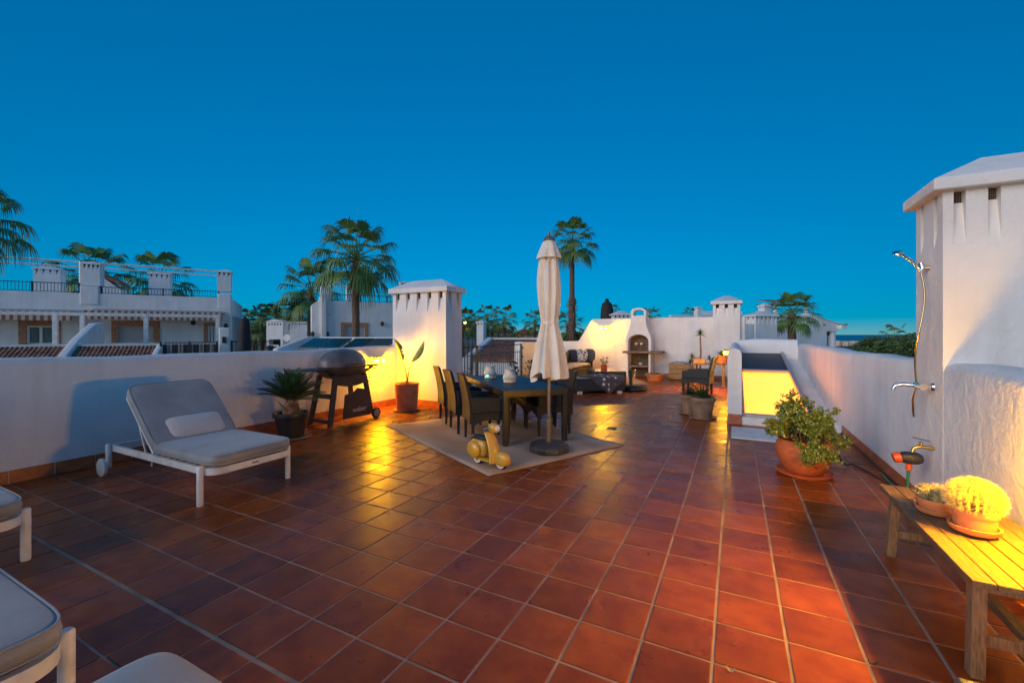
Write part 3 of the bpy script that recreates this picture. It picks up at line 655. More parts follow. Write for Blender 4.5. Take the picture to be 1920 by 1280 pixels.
bw.f += [(i*n+j, (i+1)*n+j, (i+1)*n+(j+1)%n, i*n+(j+1)%n) for i in range(8) for j in range(n)]+[tuple(range(8*n, 9*n))[::-1]]
bw.build('cook_box', DK, bq, smooth=70)
MB().pillow(-.66, -.02, .905, .46, .42, .035, 7, 32, 6).build('side_table', DK, bq, smooth=60); MB().pillow(.56, -.02, .905, .32, .42, .035, 7, 32, 6).build('side_table', DK, bq, smooth=60)
for s in (-1, 1): MB().beam((s*.36, -.10, .80), (s*.56, -.10, .89), .05, .035).build('table_bracket', DK, bq)
for sy in (-1, 1):
    MB().hexa([(-.47, sy*.24-.03, 0),(-.40, sy*.24-.03, 0),(-.40, sy*.24+.03, 0),(-.47, sy*.24+.03, 0),(-.33, sy*.19-.03, .80),(-.25, sy*.19-.03, .80),(-.25, sy*.19+.03, .80),(-.33, sy*.19+.03, .80)]).build('leg', DK, bq, bevel=.01)
    MB().hexa([(.38, sy*.23-.03, .10),(.45, sy*.23-.03, .10),(.45, sy*.23+.03, .10),(.38, sy*.23+.03, .10),(.25, sy*.19-.03, .80),(.33, sy*.19-.03, .80),(.33, sy*.19+.03, .80),(.25, sy*.19+.03, .80)]).build('leg', DK, bq, bevel=.01)
    wl = MB().lathe([(.03,-.025),(.075,-.025),(.09,-.016),(.09,.016),(.075,.025),(.03,.025)], 24).xf(Matrix.Translation((.46, sy*.30, .09)) @ Matrix.Rotation(R(90), 4, 'X')).build('wheel', PLAS, bq, smooth=35)
    MB().lathe([(.002,-.031),(.06,-.029),(.068,-.024),(.068,.024),(.06,.029),(.002,.031)], 24).xf(Matrix.Translation((.46, sy*.30, .09)) @ Matrix.Rotation(R(90), 4, 'X')).build('hub_cap', mat('grey hub', (.30, .27, .24), .5) if 'grey hub' not in MATS else MATS['grey hub'], wl, smooth=40)
MB().tube([(.46,-.29,.09),(.46,.29,.09)], .01, 8).build('axle', DK, bq)
MB().box(-.47, -.40, -.22, .22, .06, .11).build('foot_bar', DK, bq, bevel=.01); MB().beam((-.39, -.20, .47), (-.39, .20, .47), .05, .07).build('side_bar', DK, bq)
MB().prism([(-.30,.64),(-.1,.60),(.1,.60),(.30,.64),(.29,.75),(.16,.79),(-.20,.77),(-.29,.79)], 'y', -.235, -.205).build('upper_panel', DK, bq, bevel=.01)
pn = MB().prism([(-.20,.075),(.39,.075),(.34,.50),(.24,.53),(.10,.56),(.02,.50),(-.16,.47)], 'y', -.262, -.236).build('front_panel', DK, bq, bevel=.008)
cu = bpy.data.curves.new('lettering', 'FONT'); cu.body = 'weber'; cu.size = .115; cu.extrude = .002; cu.align_x = 'CENTER'
tmp = bpy.data.objects.new('lettering_curve', cu); C.objects.link(tmp); bpy.context.view_layer.update()
me = bpy.data.meshes.new_from_object(tmp.evaluated_get(bpy.context.evaluated_depsgraph_get())); bpy.data.objects.remove(tmp); me.materials.clear(); me.materials.append(mat('light lettering', (.55, .55, .56), .5))
tx = link('lettering', me, pn); tx.location = (.13, -.266, .17); tx.rotation_euler = (R(90), 0, 0); tx.name = 'lettering'
MB().tube([(.37,-.2,.88),(.40,-.21,.70),(.36,-.2,.60)], .008, 6).build('gas_hose', DK, bq)
for s in (.48,): MB().lathe([(.02,0),(.024,.008),(.02,.03)], 14).xf(Matrix.Translation((s,-.22,.87)) @ Matrix.Rotation(R(90), 4, 'X')).build('knob', DK, bq)

# ---- wooden bench
bn = thing('wooden_bench', 'weathered wooden plank bench carrying cactus pots', 'bench', (1.145, 3.215, 0))
rg = random.Random(5)
for k in range(6):
    x = -.245+k*.082; MB().box(x, x+.077, -.675+rg.uniform(-.004,.004), .675+rg.uniform(-.004,.004), .425+rg.uniform(-.001,.001), .452+rg.uniform(-.0015,.0015)).build('plank', WOOD, bn, bevel=.004)
for sy in (-1, 1):
    MB().box(-.20, .20, sy*.55-.02, sy*.55+.02, .365, .424).build('end_apron', WOODL, bn, bevel=.003); MB().beam((-.18, sy*.565, .16), (.18, sy*.565, .16), .035, .05).build('cross_bar', WOODL, bn, bevel=.003)
    for sx in (-1, 1):
        MB().hexa([(sx*.205-.025, sy*.585-.03, 0),(sx*.205+.025, sy*.585-.03, 0),(sx*.205+.025, sy*.585+.03, 0),(sx*.205-.025, sy*.585+.03, 0),(sx*.185-.025, sy*.55-.032, .424),(sx*.185+.025, sy*.55-.032, .424),(sx*.185+.025, sy*.55+.032, .424),(sx*.185-.025, sy*.55+.032, .424)]).build('leg', WOODL, bn, bevel=.004)
MB().beam((0, -.58, .165), (0, .58, .165), .05, .035).build('stretcher', WOOD, bn, bevel=.003)
for s in (-1, 1): MB().box(s*.20-.012, s*.20+.012, -.515, .515, .37, .423).build('side_apron', WOOD, bn, bevel=.003)
# dark storage box at the picture edge
bx_ = thing('storage_box', 'dark grey storage box at the lower right picture edge', 'box', (.96, 1.57, 0))
MB().box(-.31, .31, -.30, .30, .01, .37).build('body', DK, bx_, bevel=.02); MB().box(-.335, .335, -.325, .325, .371, .405).build('lid', mat('grey box lid', (.08, .075, .07), .5, .1), bx_, bevel=.015, seg=3)

# ---- shower and tap on the parapet
sh = thing('outdoor_shower', 'chrome shower mixer, hose and hand shower on white wall', 'shower', (XE, 4.78, 0))
MB().tube([(-.006,-.035,1.07),(-.10,-.03,1.075)], .022, 12).tube([(-.09,-.11,1.075),(-.09,.04,1.075)], .024, 14).build('mixer_body', CHROME, sh, smooth=40)
MB().lathe([(.002,0),(.035,0),(.03,.016),(.02,.02)], 20).xf(Matrix.Translation((0,-.035,1.07)) @ Matrix.Rotation(R(-90), 4, 'Y')).build('wall_flange', CHROME, sh, smooth=40)
MB().tube([(-.10,.03,1.07),(-.17,.05,1.075),(-.22,.06,1.06),(-.235,.065,1.02)], [.017,.016,.016,.014], 12).build('spout', CHROME, sh, smooth=50)
MB().tube([(-.09,-.11,1.075),(-.09,-.135,1.077)], .03, 16).build('lever', CHROME, sh, smooth=40)
hs_pts = []
for k in range(25):
    q = k/24; z = 1.09+ (2.02-1.09)*q; hs_pts.append((-.075-.03*math.sin(q*5.5), .03+.085*math.sin(q*math.pi*1.25+2.6)*(1-.3*q)-.0, z))
MB().tube(hs_pts, .0075, 8).build('hose', mat('brass coloured hose', (.55, .42, .22), .25, .05, metal=1.0), sh, smooth=60)
MB().tube([(-.095,.0,1.05),(-.11,.02,.95),(-.10,.05,.86),(-.09,.075,.80)], [.011,.014,.013,.009], 10).build('lower_hose', CHROME, sh, smooth=60)
MB().tube([(-.003,.04,2.06),(-.05,.04,2.07)], [.022,.02], 12).tube([(-.045,.04,2.045),(-.05,.055,2.10)], .019, 12).build('holder', CHROME, sh, smooth=50)
MB().tube([(-.05,.035,2.03),(-.09,.08,2.11),(-.15,.15,2.20)], [.013,.015,.013], 12).build('handle', CHROME, sh, smooth=60)
MB().lathe([(.004,-.018),(.03,-.016),(.042,0),(.042,.008),(.002,.012)], 20).xf(Matrix.Translation((-.17,.18,2.215)) @ Matrix.Rotation(R(-150), 4, 'X')).build('spray_head', CHROME, sh, smooth=50)
tp = thing('garden_tap', 'brass wall tap with orange and black watering timer', 'tap', (XE, 4.72, 0))
BRASS = mat('brass', (.62, .42, .15), .28, .1, metal=1.0)
MB().tube([(0,0,.57),(-.10,0,.575),(-.13,0,.56),(-.14,0,.525)], [.014,.014,.013,.013], 12).tube([(-.085,0,.57),(-.085,0,.62)], .010, 10).build('tap_body', BRASS, tp, smooth=50)
MB().beam((-.03,-.0,.625),(-.135,.01,.645),.02,.008).build('tap_lever', mat('blue lever', (.03, .10, .28), .4), tp)
MB().pillow(-.15, 0, .475, .16, .10, .10, 3.5, 24, 10).build('timer_body', DK, tp, smooth=70)
MB().tube([(-.215,.0,.475),(-.262,.0,.462)], [.045,.04], 18).build('timer_dial', mat('orange dial', (.75, .10, .015), .4), tp, smooth=40)
MB().tube([(-.16,0,.425),(-.162,0,.375)], [.02,.022], 14).build('hose_connector', MATS['orange dial'], tp, smooth=40)
hp = [(-.163,0,.378),(-.17,.0,.25),(-.16,.01,.10),(-.13,.05,.03),(-.09,.16,.018),(-.07,.5,.014),(-.06,1.2,.014)]
MB().tube(hp, .011, 8).build('garden_hose', mat('green hose', (.02, .16, .07), .5), tp, smooth=60)
cb = MB().tube([(1.40,5.0,.012),(1.36,5.5,.012),(1.30,5.9,.012),(1.20,6.2,.015),(1.12,6.1,.02),(1.05,5.95,.10),(1.0,5.88,.24)], .008, 6)
tag(cb.build('irrigation_tube', PLAS, smooth=60), 'thin black irrigation tube running to the jade plant pot', 'tube')
cb = MB().tube([(1.425,4.9,.012),(1.43,5.6,.012),(1.425,6.6,.012),(1.43,8.1,.012)], .009, 6)
tag(cb.build('power_cable', PLAS, smooth=60), 'black cable lying along the parapet skirting', 'cable')
# floor drain
dr = thing('floor_drain', 'small square steel floor drain near the rug corner', 'drain', at(1147, 803, 811*1.5/176).to_2d().to_3d()+Vector((0,0,.001)))
MB().box(-.10,.10,-.10,.10,-.004,.004).build('frame', mat('dull steel', (.25,.24,.23), .4, .1, metal=.7), dr)
for k in range(7): MB().box(-.075,.075,-.078+k*.024,-.066+k*.024,.0045,.0065).build('grate_bar', DARKV, dr)
# dry leaves
for k, (px_, py_, lab) in enumerate(((1370,1259,'small pale dry leaf on the floor tiles at the bottom edge'), (1636,1246,'dark curled dry leaf near the bench leg'))):
    p = at(px_, py_, 811*1.5/(py_-627)); m = MB()
    m.grid(6, 3, lambda a, b: (p.x+(a-.5)*.034, p.y+(b-.5)*.014*(1-abs(2*a-1)**2), .004+.012*(2*a-1)**2*(1+b)))
    tag(m.build('dry_leaf', mat('pale dry leaf' if k == 0 else 'brown dry leaf', (.5,.36,.2) if k == 0 else (.05,.03,.02), .8), smooth=70), lab, 'leaf')

# ---- lounge corner
CUS2 = mat('beige seat cushion', (.48, .41, .33), .92, .06, 5, .3, 300)
sf = thing('wicker_sofa', 'dark wicker sofa with beige seat cushions near the end wall', 'sofa', (-5.05, 14.0, .011))
MB().box(-.42,.42,-1.45,1.35,.06,.34).build('base', WICKB, sf, bevel=.02)
MB().box(-.44,-.28,-1.45,1.35,.345,.84).build('backrest', WICKB, sf, bevel=.02)
MB().box(-.42,.42,1.36,1.47,.06,.86).build('armrest', WICKB, sf, bevel=.02); MB().box(-.42,.42,-1.57,-1.46,.06,.66).build('armrest', WICKB, sf, bevel=.02)
for k in range(3): MB().pillow(.07, -.99+k*.935, .42, .70, .92, .15, 7, 32, 8).build('seat_cushion', CUS2, sf, smooth=70)
PAT = mat('black and white print', (.70, .66, .60), .9, 0, 9, col2=(.03, .03, .035), detail=0, stretch=(2.2, 1, 3.0))
GREYF = mat('slate grey fabric', (.075, .08, .095), .92, .1, 6, .3, 300)
NAVY = mat('dark blue fabric', (.03, .034, .05), .92, .1, 6, .3, 300)
def cushion(lab, x, y, z, rz, tilt, m, s=.48):
    o = MB().pillow(0, 0, 0, s, s, .15, 3.0, 32, 10).xf(Matrix.Translation((x, y, z)) @ Matrix.Rotation(R(rz), 4, 'Z') @ Matrix.Rotation(R(90-tilt), 4, 'X')).build('throw_pillow', m, smooth=80)
    tag(o, lab, 'pillow', 'pillows on the wicker sofa')
cushion('black and white patterned pillow on the wicker sofa', -4.95, 15.05, .745, 12, 18, PAT)
cushion('slate grey pillow against the sofa end, right of the patterned one', -4.72, 15.25, .745, 4, 12, GREYF)
cushion('dark pillow left of the patterned one on the sofa', -5.22, 14.95, .74, 25, 20, NAVY, .46)
p_ = at(1064, 700, 12.4); ob = MB().pillow(0,0,0,.36,.36,.12,3.4,28,8).xf(Matrix.Translation((p_.x, p_.y, .24)) @ Matrix.Rotation(R(60),4,'Z') @ Matrix.Rotation(R(72),4,'X'))
tag(ob.build('throw_pillow', mat('orange red fabric', (.62, .07, .012), .9, .1, 6, .2, 300), smooth=80), 'orange red cushion behind the furled parasol', 'pillow')
GT = mat('smoked glass top', (.16, .13, .09), .12, .1, spec=.7)
ct = thing('coffee_table', 'dark wicker coffee table with glass top and a red pot on it', 'table', (-3.28, 12.25, .0), 30)
MB().box(-.45,.45,-.45,.45,.05,.47).build('body', WICK, ct, bevel=.015); MB().box(-.44,.44,-.44,.44,.471,.482).build('glass_top', GT, ct)
for sx in (-1,1):
    for sy in (-1,1): MB().box(sx*.40-.03,sx*.40+.03,sy*.40-.03,sy*.40+.03,.012,.05).build('foot', WHITEM, ct)
ot = thing('wicker_ottoman', 'low dark wicker footstool table draped with a star blanket', 'ottoman', (-3.25, 11.10, 0), 34)
MB().box(-.64,.64,-.40,.40,.07,.36).build('body', WICK, ot, bevel=.015); MB().pillow(0,0,.385,1.24,.77,.06,9,32,6).build('cushion', CUS2, ot, smooth=60)
for sx in (-1,1):
    for sy in (-1,1): MB().box(sx*.52-.06,sx*.52+.06,sy*.33-.03,sy*.33+.03,0,.07).build('foot', WHITEM, ot)
# blanket: diamond laid over the top, one corner hanging down the front
BLK = mat('charcoal throw', (.085, .075, .09), .95, .15, 8, .4, 200)
bl = MB(); ctr = Vector((.22, -.17)); hs2 = .56
def blanket(a, b):
    u, v = (a-.5)*2, (b-.5)*2; x = ctr.x+hs2*(u-v)*.72+.0; y = ctr.y-hs2*(u+v)*.62+.0; z = .425+.010*math.sin(u*7+v*3)+.008*math.sin(v*9)
    if y < -.412: z = .425-(-.412-y)*1.0+.0; y = -.412-.012-.012*math.sin(x*14)
    x = min(x, .66+.02*b) if x > .66 else x
    return (x, y, z)
bl.grid(26, 26, blanket); o = bl.build('star_blanket', BLK, smooth=80); tm = Matrix.Translation(ot.location) @ Matrix.Rotation(R(34), 4, 'Z'); o.matrix_world = tm
so = o.modifiers.new('s', 'SOLIDIFY'); so.thickness = .008
tag(o, 'dark throw blanket with white stars draped over the ottoman', 'blanket')
WST = mat('white star print', (.75, .73, .72), .9, .05)
for (u, v) in ((.78,.42),(.42,.80),(.80,.80),(.62,.62),(.25,.6),(.6,.2),(.0,.35),(.35,.0),(-.2,.55),(.5,-.2),(-.1,-.1),(-.45,.2),(.1,-.5),(-.5,-.4),(.3,.35)):
    s = MB(); P0 = Vector(blanket(u/2+.5, v/2+.5)); PX = Vector(blanket(u/2+.51, v/2+.49))-P0; PY = Vector(blanket(u/2+.49, v/2+.49))-P0
    PX.normalize(); PY = (PY-PX*PY.dot(PX)).normalized(); nn = PX.cross(PY); 
    if nn.z < 0 or (abs(nn.z) < .3 and nn.y > 0): nn = -nn
    vs = [P0+nn*.008]
    for k in range(10): A = 2*math.pi*k/10+.3; r_ = .058 if k % 2 == 0 else .024; vs.append(P0+nn*.008+(PX*math.cos(A)+PY*math.sin(A))*r_)
    s.add(vs, [(0, 1+k, 1+(k+1)%10) for k in range(10)]).build('star', WST, o)
pb = thing('parasol_base', 'black parasol base with short tube beside the ottoman', 'parasol base', W((1190-960)*11.6/811, 11.6, .011))
MB().lathe([(.03,0),(.30,0),(.33,.03),(.32,.09),(.26,.13),(.06,.145)], 28).build('foot', PLAS, pb, smooth=40); MB().lathe([(.045,.14),(.045,.46),(.06,.47),(.06,.53),(.03,.54)], 18, (-.10,0,0)).build('tube', PLAS, pb, smooth=40)
# masonry barbecue
BQT = mat('grey brown concrete', (.22, .155, .115), .85, .2, 8, .4, 50); BQI = mat('firebrick lining', (.24, .145, .075), .85, .3, 10, .4, 40, stretch=(1, 1, 3))
mb = thing('masonry_barbecue', 'white masonry barbecue with arched hearth and curved chimney hood', 'barbecue', (-2.99, 15.38, 0))
D_ = .60
for s in (-1,1): MB().box(s*.415-.035*0-(.07 if s>0 else 0), s*.415+(.07 if s<0 else 0), 0, D_, 0, .845).build('base_wall', STUCCO, mb, bevel=.012)
MB().box(-.344,.344,.50,D_-.002,0,.845).build('base_back', BQI, mb); MB().box(-.344,.344,.03,.49,.36,.43).build('shelf', BQT, mb, bevel=.008)
MB().box(-.53,.80,-.10,D_+.01,.846,.93).build('worktop', BQT, mb, bevel=.02, seg=3)
arch = [(-.345,.931),(-.345,1.26)]+[(-.345*math.cos(R(k*18)), 1.26+.24*math.sin(R(k*18))) for k in range(1,10)]+[(.345,1.26),(.345,.931)]
outer = [(.43,.931),(.43,1.36),(.41,1.46),(.36,1.58),(.31,1.70),(.275,1.84),(.255,2.0),(.25,2.16),(-.25,2.16),(-.255,2.0),(-.275,1.84),(-.31,1.70),(-.36,1.58),(-.41,1.46),(-.43,1.36),(-.43,.931)]
MB().prism(arch+outer, 'y', 0, D_-.02).build('hood', STUCCO, mb, bevel=.012)
top_o = [(.26,2.161),(.26,2.30)]+[(.26*math.cos(R(k*18)), 2.30+.13*math.sin(R(k*18))) for k in range(1,10)]+[(-.26,2.30),(-.26,2.161)]
top_i = [(-.18,2.161),(-.18,2.28)]+[(-.18*math.cos(R(k*18)), 2.28+.08*math.sin(R(k*18))) for k in range(1,10)]+[(.18,2.28),(.18,2.161)]
MB().prism(top_o+top_i, 'y', .03, .50).build('chimney_arch', STUCCO, mb, bevel=.008)
MB().box(-.343,.343,.40,.45,.932,1.252).build('fire_back', BQI, mb); MB().box(-.344,.344,.40,.44,1.253,1.50).build('fire_hood', BQI, mb)
MB().box(-.33,.33,.36,.399,1.25,1.30).build('rail', BQT, mb)
for k in range(3): MB().tube([(-.34,.05+k*.1,1.02),(.34,.05+k*.1,1.02)], .006, 6).build('grill_bar', BLACKM, mb)
CER = mat('white ceramic', (.7,.68,.66), .3)
for k, (x, y, z, lab, r) in enumerate(((-.12,.33,1.13,'left white bowl hanging in the barbecue hearth',.055),(.06,.33,1.13,'right white bowl hanging in the barbecue hearth',.055),(.05,.22,.43,'white pot on the shelf under the barbecue',.055))):
    o = thing('ceramic_bowl', lab, 'bowl', (-2.99+x, 15.38+y-.05, z)); MB().lathe([(.02,0),(r*.9,.01),(r,.05),(r*.98,.08),(r*.85,.075),(r*.8,.02),(.005,.015)], 18).build('bowl', CER, o, smooth=50)
    if z > 1: MB().tube([(0,0,.0),(0,.04,-.20)], .006, 6).build('stand', BLACKM, o)
ja = thing('metal_lantern', 'small steel lantern on the floor by the masonry barbecue', 'lantern', (-3.05, 15.15, 0)); MB().lathe([(.05,0),(.05,.02),(.04,.03),(.04,.20),(.05,.21),(.03,.25),(.008,.27)], 14).build('body', CHROME, ja, smooth=40); MB().tube([(-.03,0,.24),(0,0,.33),(.03,0,.24)], .005, 6).build('handle', CHROME, ja)
# crate with cloth
cr = thing('wooden_crate', 'pine storage crate with folded cloth against the end wall', 'crate', (-1.66, 15.55, 0), 3)
for z in (.015, .19, .365):
    for sy in (-1, 1): MB().box(-.33,.33,sy*.24-.012,sy*.24+.012,z,z+.165).build('board', WOODX, cr, bevel=.004)
    for sx in (-1, 1): MB().box(sx*.318-.012,sx*.318+.012,-.226,.226,z,z+.165).build('board', WOODX, cr, bevel=.004)
MB().box(-.306,.306,-.227,.227,.02,.04).build('bottom', WOODX, cr)
clo = MB(); rg = random.Random(2); clo.grid(16, 12, lambda a, b: (-1.66+(a-.5)*.54, 15.55+(b-.5)*.42, .545+.035*math.sin(a*13+b*5)*math.cos(b*11-a*3)+.04*math.sin(math.pi*a)*math.sin(math.pi*b)))
o = clo.build('folded_cloth', mat('grey striped cloth', (.42,.40,.42), .95, .25, 20), smooth=80); so = o.modifiers.new('s','SOLIDIFY'); so.thickness = .03; tag(o, 'crumpled pale grey cloth lying on the pine crate', 'cloth')
# plant table and armchair by the stair wall
ptb = thing('plant_table', 'low wooden plank table carrying plants at the end wall', 'table', (-.66, 13.9, 0), 0)
for k in range(5): MB().box(-.42,.42,-.30+k*.122,-.185+k*.122,.62,.65).build('plank', WOOD, ptb, bevel=.004)
for sx in (-1,1):
    for sy in (-1,1): MB().box(sx*.37-.03,sx*.37+.03,sy*.25-.03,sy*.25+.03,0,.619).build('leg', WOODL, ptb)
    MB().box(sx*.37-.02,sx*.37+.02,-.22,.22,.54,.60).build('apron', WOOD, ptb)
sc2 = dup(ch0, (-.82, 11.55, 0), 176, 'dark wicker armchair seen from the side by the stair wall', 'wicker chairs on the terrace'); 
wa = sc2
for c_ in sc2.children:
    if c_.type == 'MESH' and not c_.name.startswith('leg'): c_.data = c_.data.copy(); c_.data.materials.clear(); c_.data.materials.append(WICK)
sc2.scale = (1.15, 1.08, 1.0)
sc2.rotation_euler = (0, 0, R(172))
# terrace railing beside the chimney
ra = thing('iron_railing', 'black iron railing with gate bars between chimney and short parapet', 'railing', (XW, 0, 0))
MB().tube([(0,7.8,1.145),(0,13.34,1.165)], .018, 6).build('handrail', BLACKM, ra); MB().tube([(0,7.8,.90),(0,13.34,.91)], .012, 6).build('mid_rail', BLACKM, ra); MB().tube([(0,7.8,.12),(0,13.34,.12)], .014, 6).build('bottom_rail', BLACKM, ra)
for y in (7.86, 10.45, 13.30): MB().box(-.03,.03,y-.03,y+.03,0,1.19).build('post', BLACKM, ra)
for k in range(38):
    y = 7.98+k*.14
    if abs(y-10.45) > .06: MB().tube([(0,y,.12),(0,y,.96),(0,y,1.0)], [.0085,.0085,.003], 5).build('bar', BLACKM, ra)
for z in (.75,1.05): MB().ball((.05,13.30,z), .035, 10, 8).build('hinge', BLACKM, ra)
# ================================================================ POTS AND PLANTS ON THE TERRACE
def pot_profile(r, h, rb=None, lip=.035, wall=.018):
    rb = rb or r*.72
    return [(.004,0),(rb,0),(rb+(r-rb)*.8, h-lip),(r, h-lip),(r+.004, h-lip+.006),(r+.004, h-.004),(r, h),(r-wall, h),(r-wall-.006, h-.05),(.004, h-.05)]
def pot(t, r, h, m, rb=None, lip=.035, saucer=None, n=36, z=0):
    o = MB().lathe(pot_profile(r, h, rb, lip), n, (0,0,z)).build('pot', m, t, smooth=35)
    MB().lathe([(.002,0),(r-.02,0),(r-.02,.006),(.002,.012)], 24, (0,0,z+h-.049)).build('soil', SOIL, t, smooth=60)
    if saucer: MB().lathe([(.004,.002),(saucer*.86,.002),(saucer,.012),(saucer+.006,.035),(saucer-.006,.035),(saucer*.84,.012),(.004,.012)], n, (0,0,z-.0005)).build('saucer', m, t, smooth=40)
    return o
def blade(m, base, az, el, L_, w, droop, n=6, fold=.25, tipw=0.0, twist=0):
    """curved strap leaf"""
    p = Vector(base); d = Vector((math.cos(el)*math.cos(az), math.cos(el)*math.sin(az), math.sin(el))); vs = []
    for i in range(n+1):
        q = i/n; s = d.cross(Vector((0,0,1)))
        if s.length < 1e-3: s = Vector((-math.sin(az), math.cos(az), 0))
        s.normalize(); u = s.cross(d)
        ww = w*(1-q)**.6*(.75+.25*math.sin(math.pi*min(1, q*1.6)))+tipw*q
        vs += [p-s*ww/2+u*ww*fold, p.copy(), p+s*ww/2+u*ww*fold]
        p = p+d*(L_/n); d = (d+Vector((0,0,-droop/n))).normalized()
    m.add(vs, [f for i in range(n) for f in ((3*i, 3*i+1, 3*i+4, 3*i+3), (3*i+1, 3*i+2, 3*i+5, 3*i+4))])
def rosette(m, c, n, L_, w, rng, e0=15, e1=80, droop=.5, fold=.3):
    for i in range(n):
        q = i/n; blade(m, c, i*2.399+rng.uniform(-.2,.2), R(e0+(e1-e0)*q+rng.uniform(-6,6)), L_*rng.uniform(.8,1.05)*(1-.25*q), w, droop*rng.uniform(.6,1.3), 6, fold)
rng = random.Random(21)

# ---- cycad in black tub
cy = thing('potted_cycad', 'sago cycad with stiff green fronds in a black plastic tub', 'potted plant', (-5.75, 4.13, 0))
MB().lathe([(.004,.02),(.17,.02),(.215,.30),(.245,.31),(.25,.34),(.245,.37),(.22,.37),(.205,.33),(.004,.32)], 40).build('pot', PLAS, cy, smooth=40)
MB().lathe([(.002,.321),(.205,.325),(.002,.335)], 24).build('soil', SOIL, cy, smooth=60); MB().lathe([(.004,.0),(.24,.0),(.27,.018),(.26,.02),(.004,.012)], 32).build('saucer', TERRA2, cy, smooth=40)
MB().lathe([(.09,.31),(.105,.38),(.09,.48),(.06,.55),(.01,.58)], 18, fn=lambda r,z,A,i: r*(1+.15*math.sin(9*A+i*2))).build('trunk', STRAW, cy, smooth=20)
def cyc_frond(az, el, L_, droop):
    m = MB(); p = Vector((.035*math.cos(az), .035*math.sin(az), .52+.04*math.sin(el))); d = Vector((math.cos(el)*math.cos(az), math.cos(el)*math.sin(az), math.sin(el))); pts = []; n = 22
    for i in range(n+1):
        s = d.cross(Vector((0,0,1))); s.normalize(); u = s.cross(d); pts.append((p.copy(), d.copy(), s, u)); p = p+d*(L_/n); d = (d+Vector((0,0,-droop/n))).normalized()
    m.tube([q[0] for q in pts], [.006*(1-.7*i/n) for i in range(n+1)], 4)
    for i in range(3, n+1):
        p, d, s, u = pts[i]; q = i/n; ll = .135*math.sin(math.pi*min(1, .22+.74*q))**.8
        for sg in (-1, 1):
            t_ = (s*sg*.80+d*.62+u*.30).normalized(); wv = d*.010; tip = p+t_*ll+Vector((0,0,-.006)); md = p+t_*ll*.55+u*.006
            m.add([p-wv*.6, p+wv*.6, md+wv, md-wv*.9, tip], [(0,1,2,3),(3,2,4)])
    return m
for i in range(36):
    q = i/36; az = i*2.399; el = R(22+62*q+rng.uniform(-7,7)); cyc_frond(az, el, (.52-.10*q)*rng.uniform(.85,1.1), .55*rng.uniform(.5,1.2)).build('frond', LEAFD if i > 3 else LEAF, cy)
m = MB()
for i in range(16): blade(m, (.06*math.cos(i*2.4), .06*math.sin(i*2.4), .36), i*2.4, R(rng.uniform(20,70)), rng.uniform(.15,.28), .03, .4, 5)
m.build('sucker_leaves', LEAF, cy)

# ---- strelitzia in tall terracotta pot
sp = thing('potted_strelitzia', 'young strelitzia with two paddle leaves in a tall terracotta pot', 'potted plant', (-5.74, 6.62, 0))
MB().lathe([(.004,.03),(.20,.03),(.235,.52),(.24,.545),(.235,.55),(.215,.55),(.21,.50),(.004,.49)], 40).build('pot', TERRA, sp, smooth=40)
MB().lathe([(.002,.49),(.21,.492),(.002,.50)], 24).build('soil', SOIL, sp); MB().lathe([(.004,.0),(.24,.0),(.26,.028),(.25,.03),(.22,.012),(.004,.012)], 36).build('saucer', TERRA2, sp, smooth=40)
Rv = Vector((CA, SA, 0)); Fv = Vector((-SA, CA, 0))
def paddle(off0, bend, z0, z1, wv, lean, tear):
    pts = []; n = 10; P0 = Vector((0,0,.50))+Rv*off0[0]; P1 = Vector((0,0,z0))+Rv*bend
    for i in range(9): q = i/8; pts.append(P0.lerp(P1, q)+Rv*(.03*math.sin(q*3.1)*(-1 if bend > 0 else 1)))
    MB().tube(pts, [.014*(1-.55*i/8) for i in range(9)], 6).build('petiole', LEAF, sp, smooth=60)
    T = Vector((0,0,z1))+Rv*lean; ax = (T-P1); m = MB(); s = (Rv*.9-Fv*.42).normalized() if bend < 0 else (Rv*.9-Fv*.42).normalized(); s = (s-ax.normalized()*s.dot(ax.normalized())).normalized(); nn = ax.normalized().cross(s); vs = []
    N_ = 14
    for i in range(N_+1):
        q = i/N_; c = P1+ax*q+nn*(.04*math.sin(q*3.1)); w = wv*(math.sin(math.pi*min(1, .06+.94*q**.85)))**.75
        w2 = w*(.35 if tear and i in (4, 6) else 1)
        vs += [c-s*w+nn*w*.35, c-s*w*.5+nn*w*.1, c, c+s*w2*.5+nn*w2*.1, c+s*w2+nn*w2*.35]
    m.add(vs, [(5*i+j, 5*i+j+1, 5*i+5+j+1, 5*i+5+j) for i in range(N_) for j in range(4)]); m.build('leaf', mat('strelitzia leaf', (.14,.20,.05), .45, .3, 6) if 'strelitzia leaf' not in MATS else MATS['strelitzia leaf'], sp, smooth=80)
paddle((-.0,0), -.09, .99, 1.42, .078, -.26, True); paddle((.02,0), .10, .97, 1.38, .074, .34, False)
m = MB()
for i in range(7): blade(m, (rng.uniform(-.03,.03), rng.uniform(-.03,.03), .49), i*.9, R(rng.uniform(60,85)), rng.uniform(.08,.2), .04, .1, 4)
m.build('stem_sheath', STRAW, sp); m = MB().ball((-.11, -.08, .52), .05, 10, 6, (1.6, 1, .6)); m.build('dead_leaf', STRAW, sp, smooth=60)

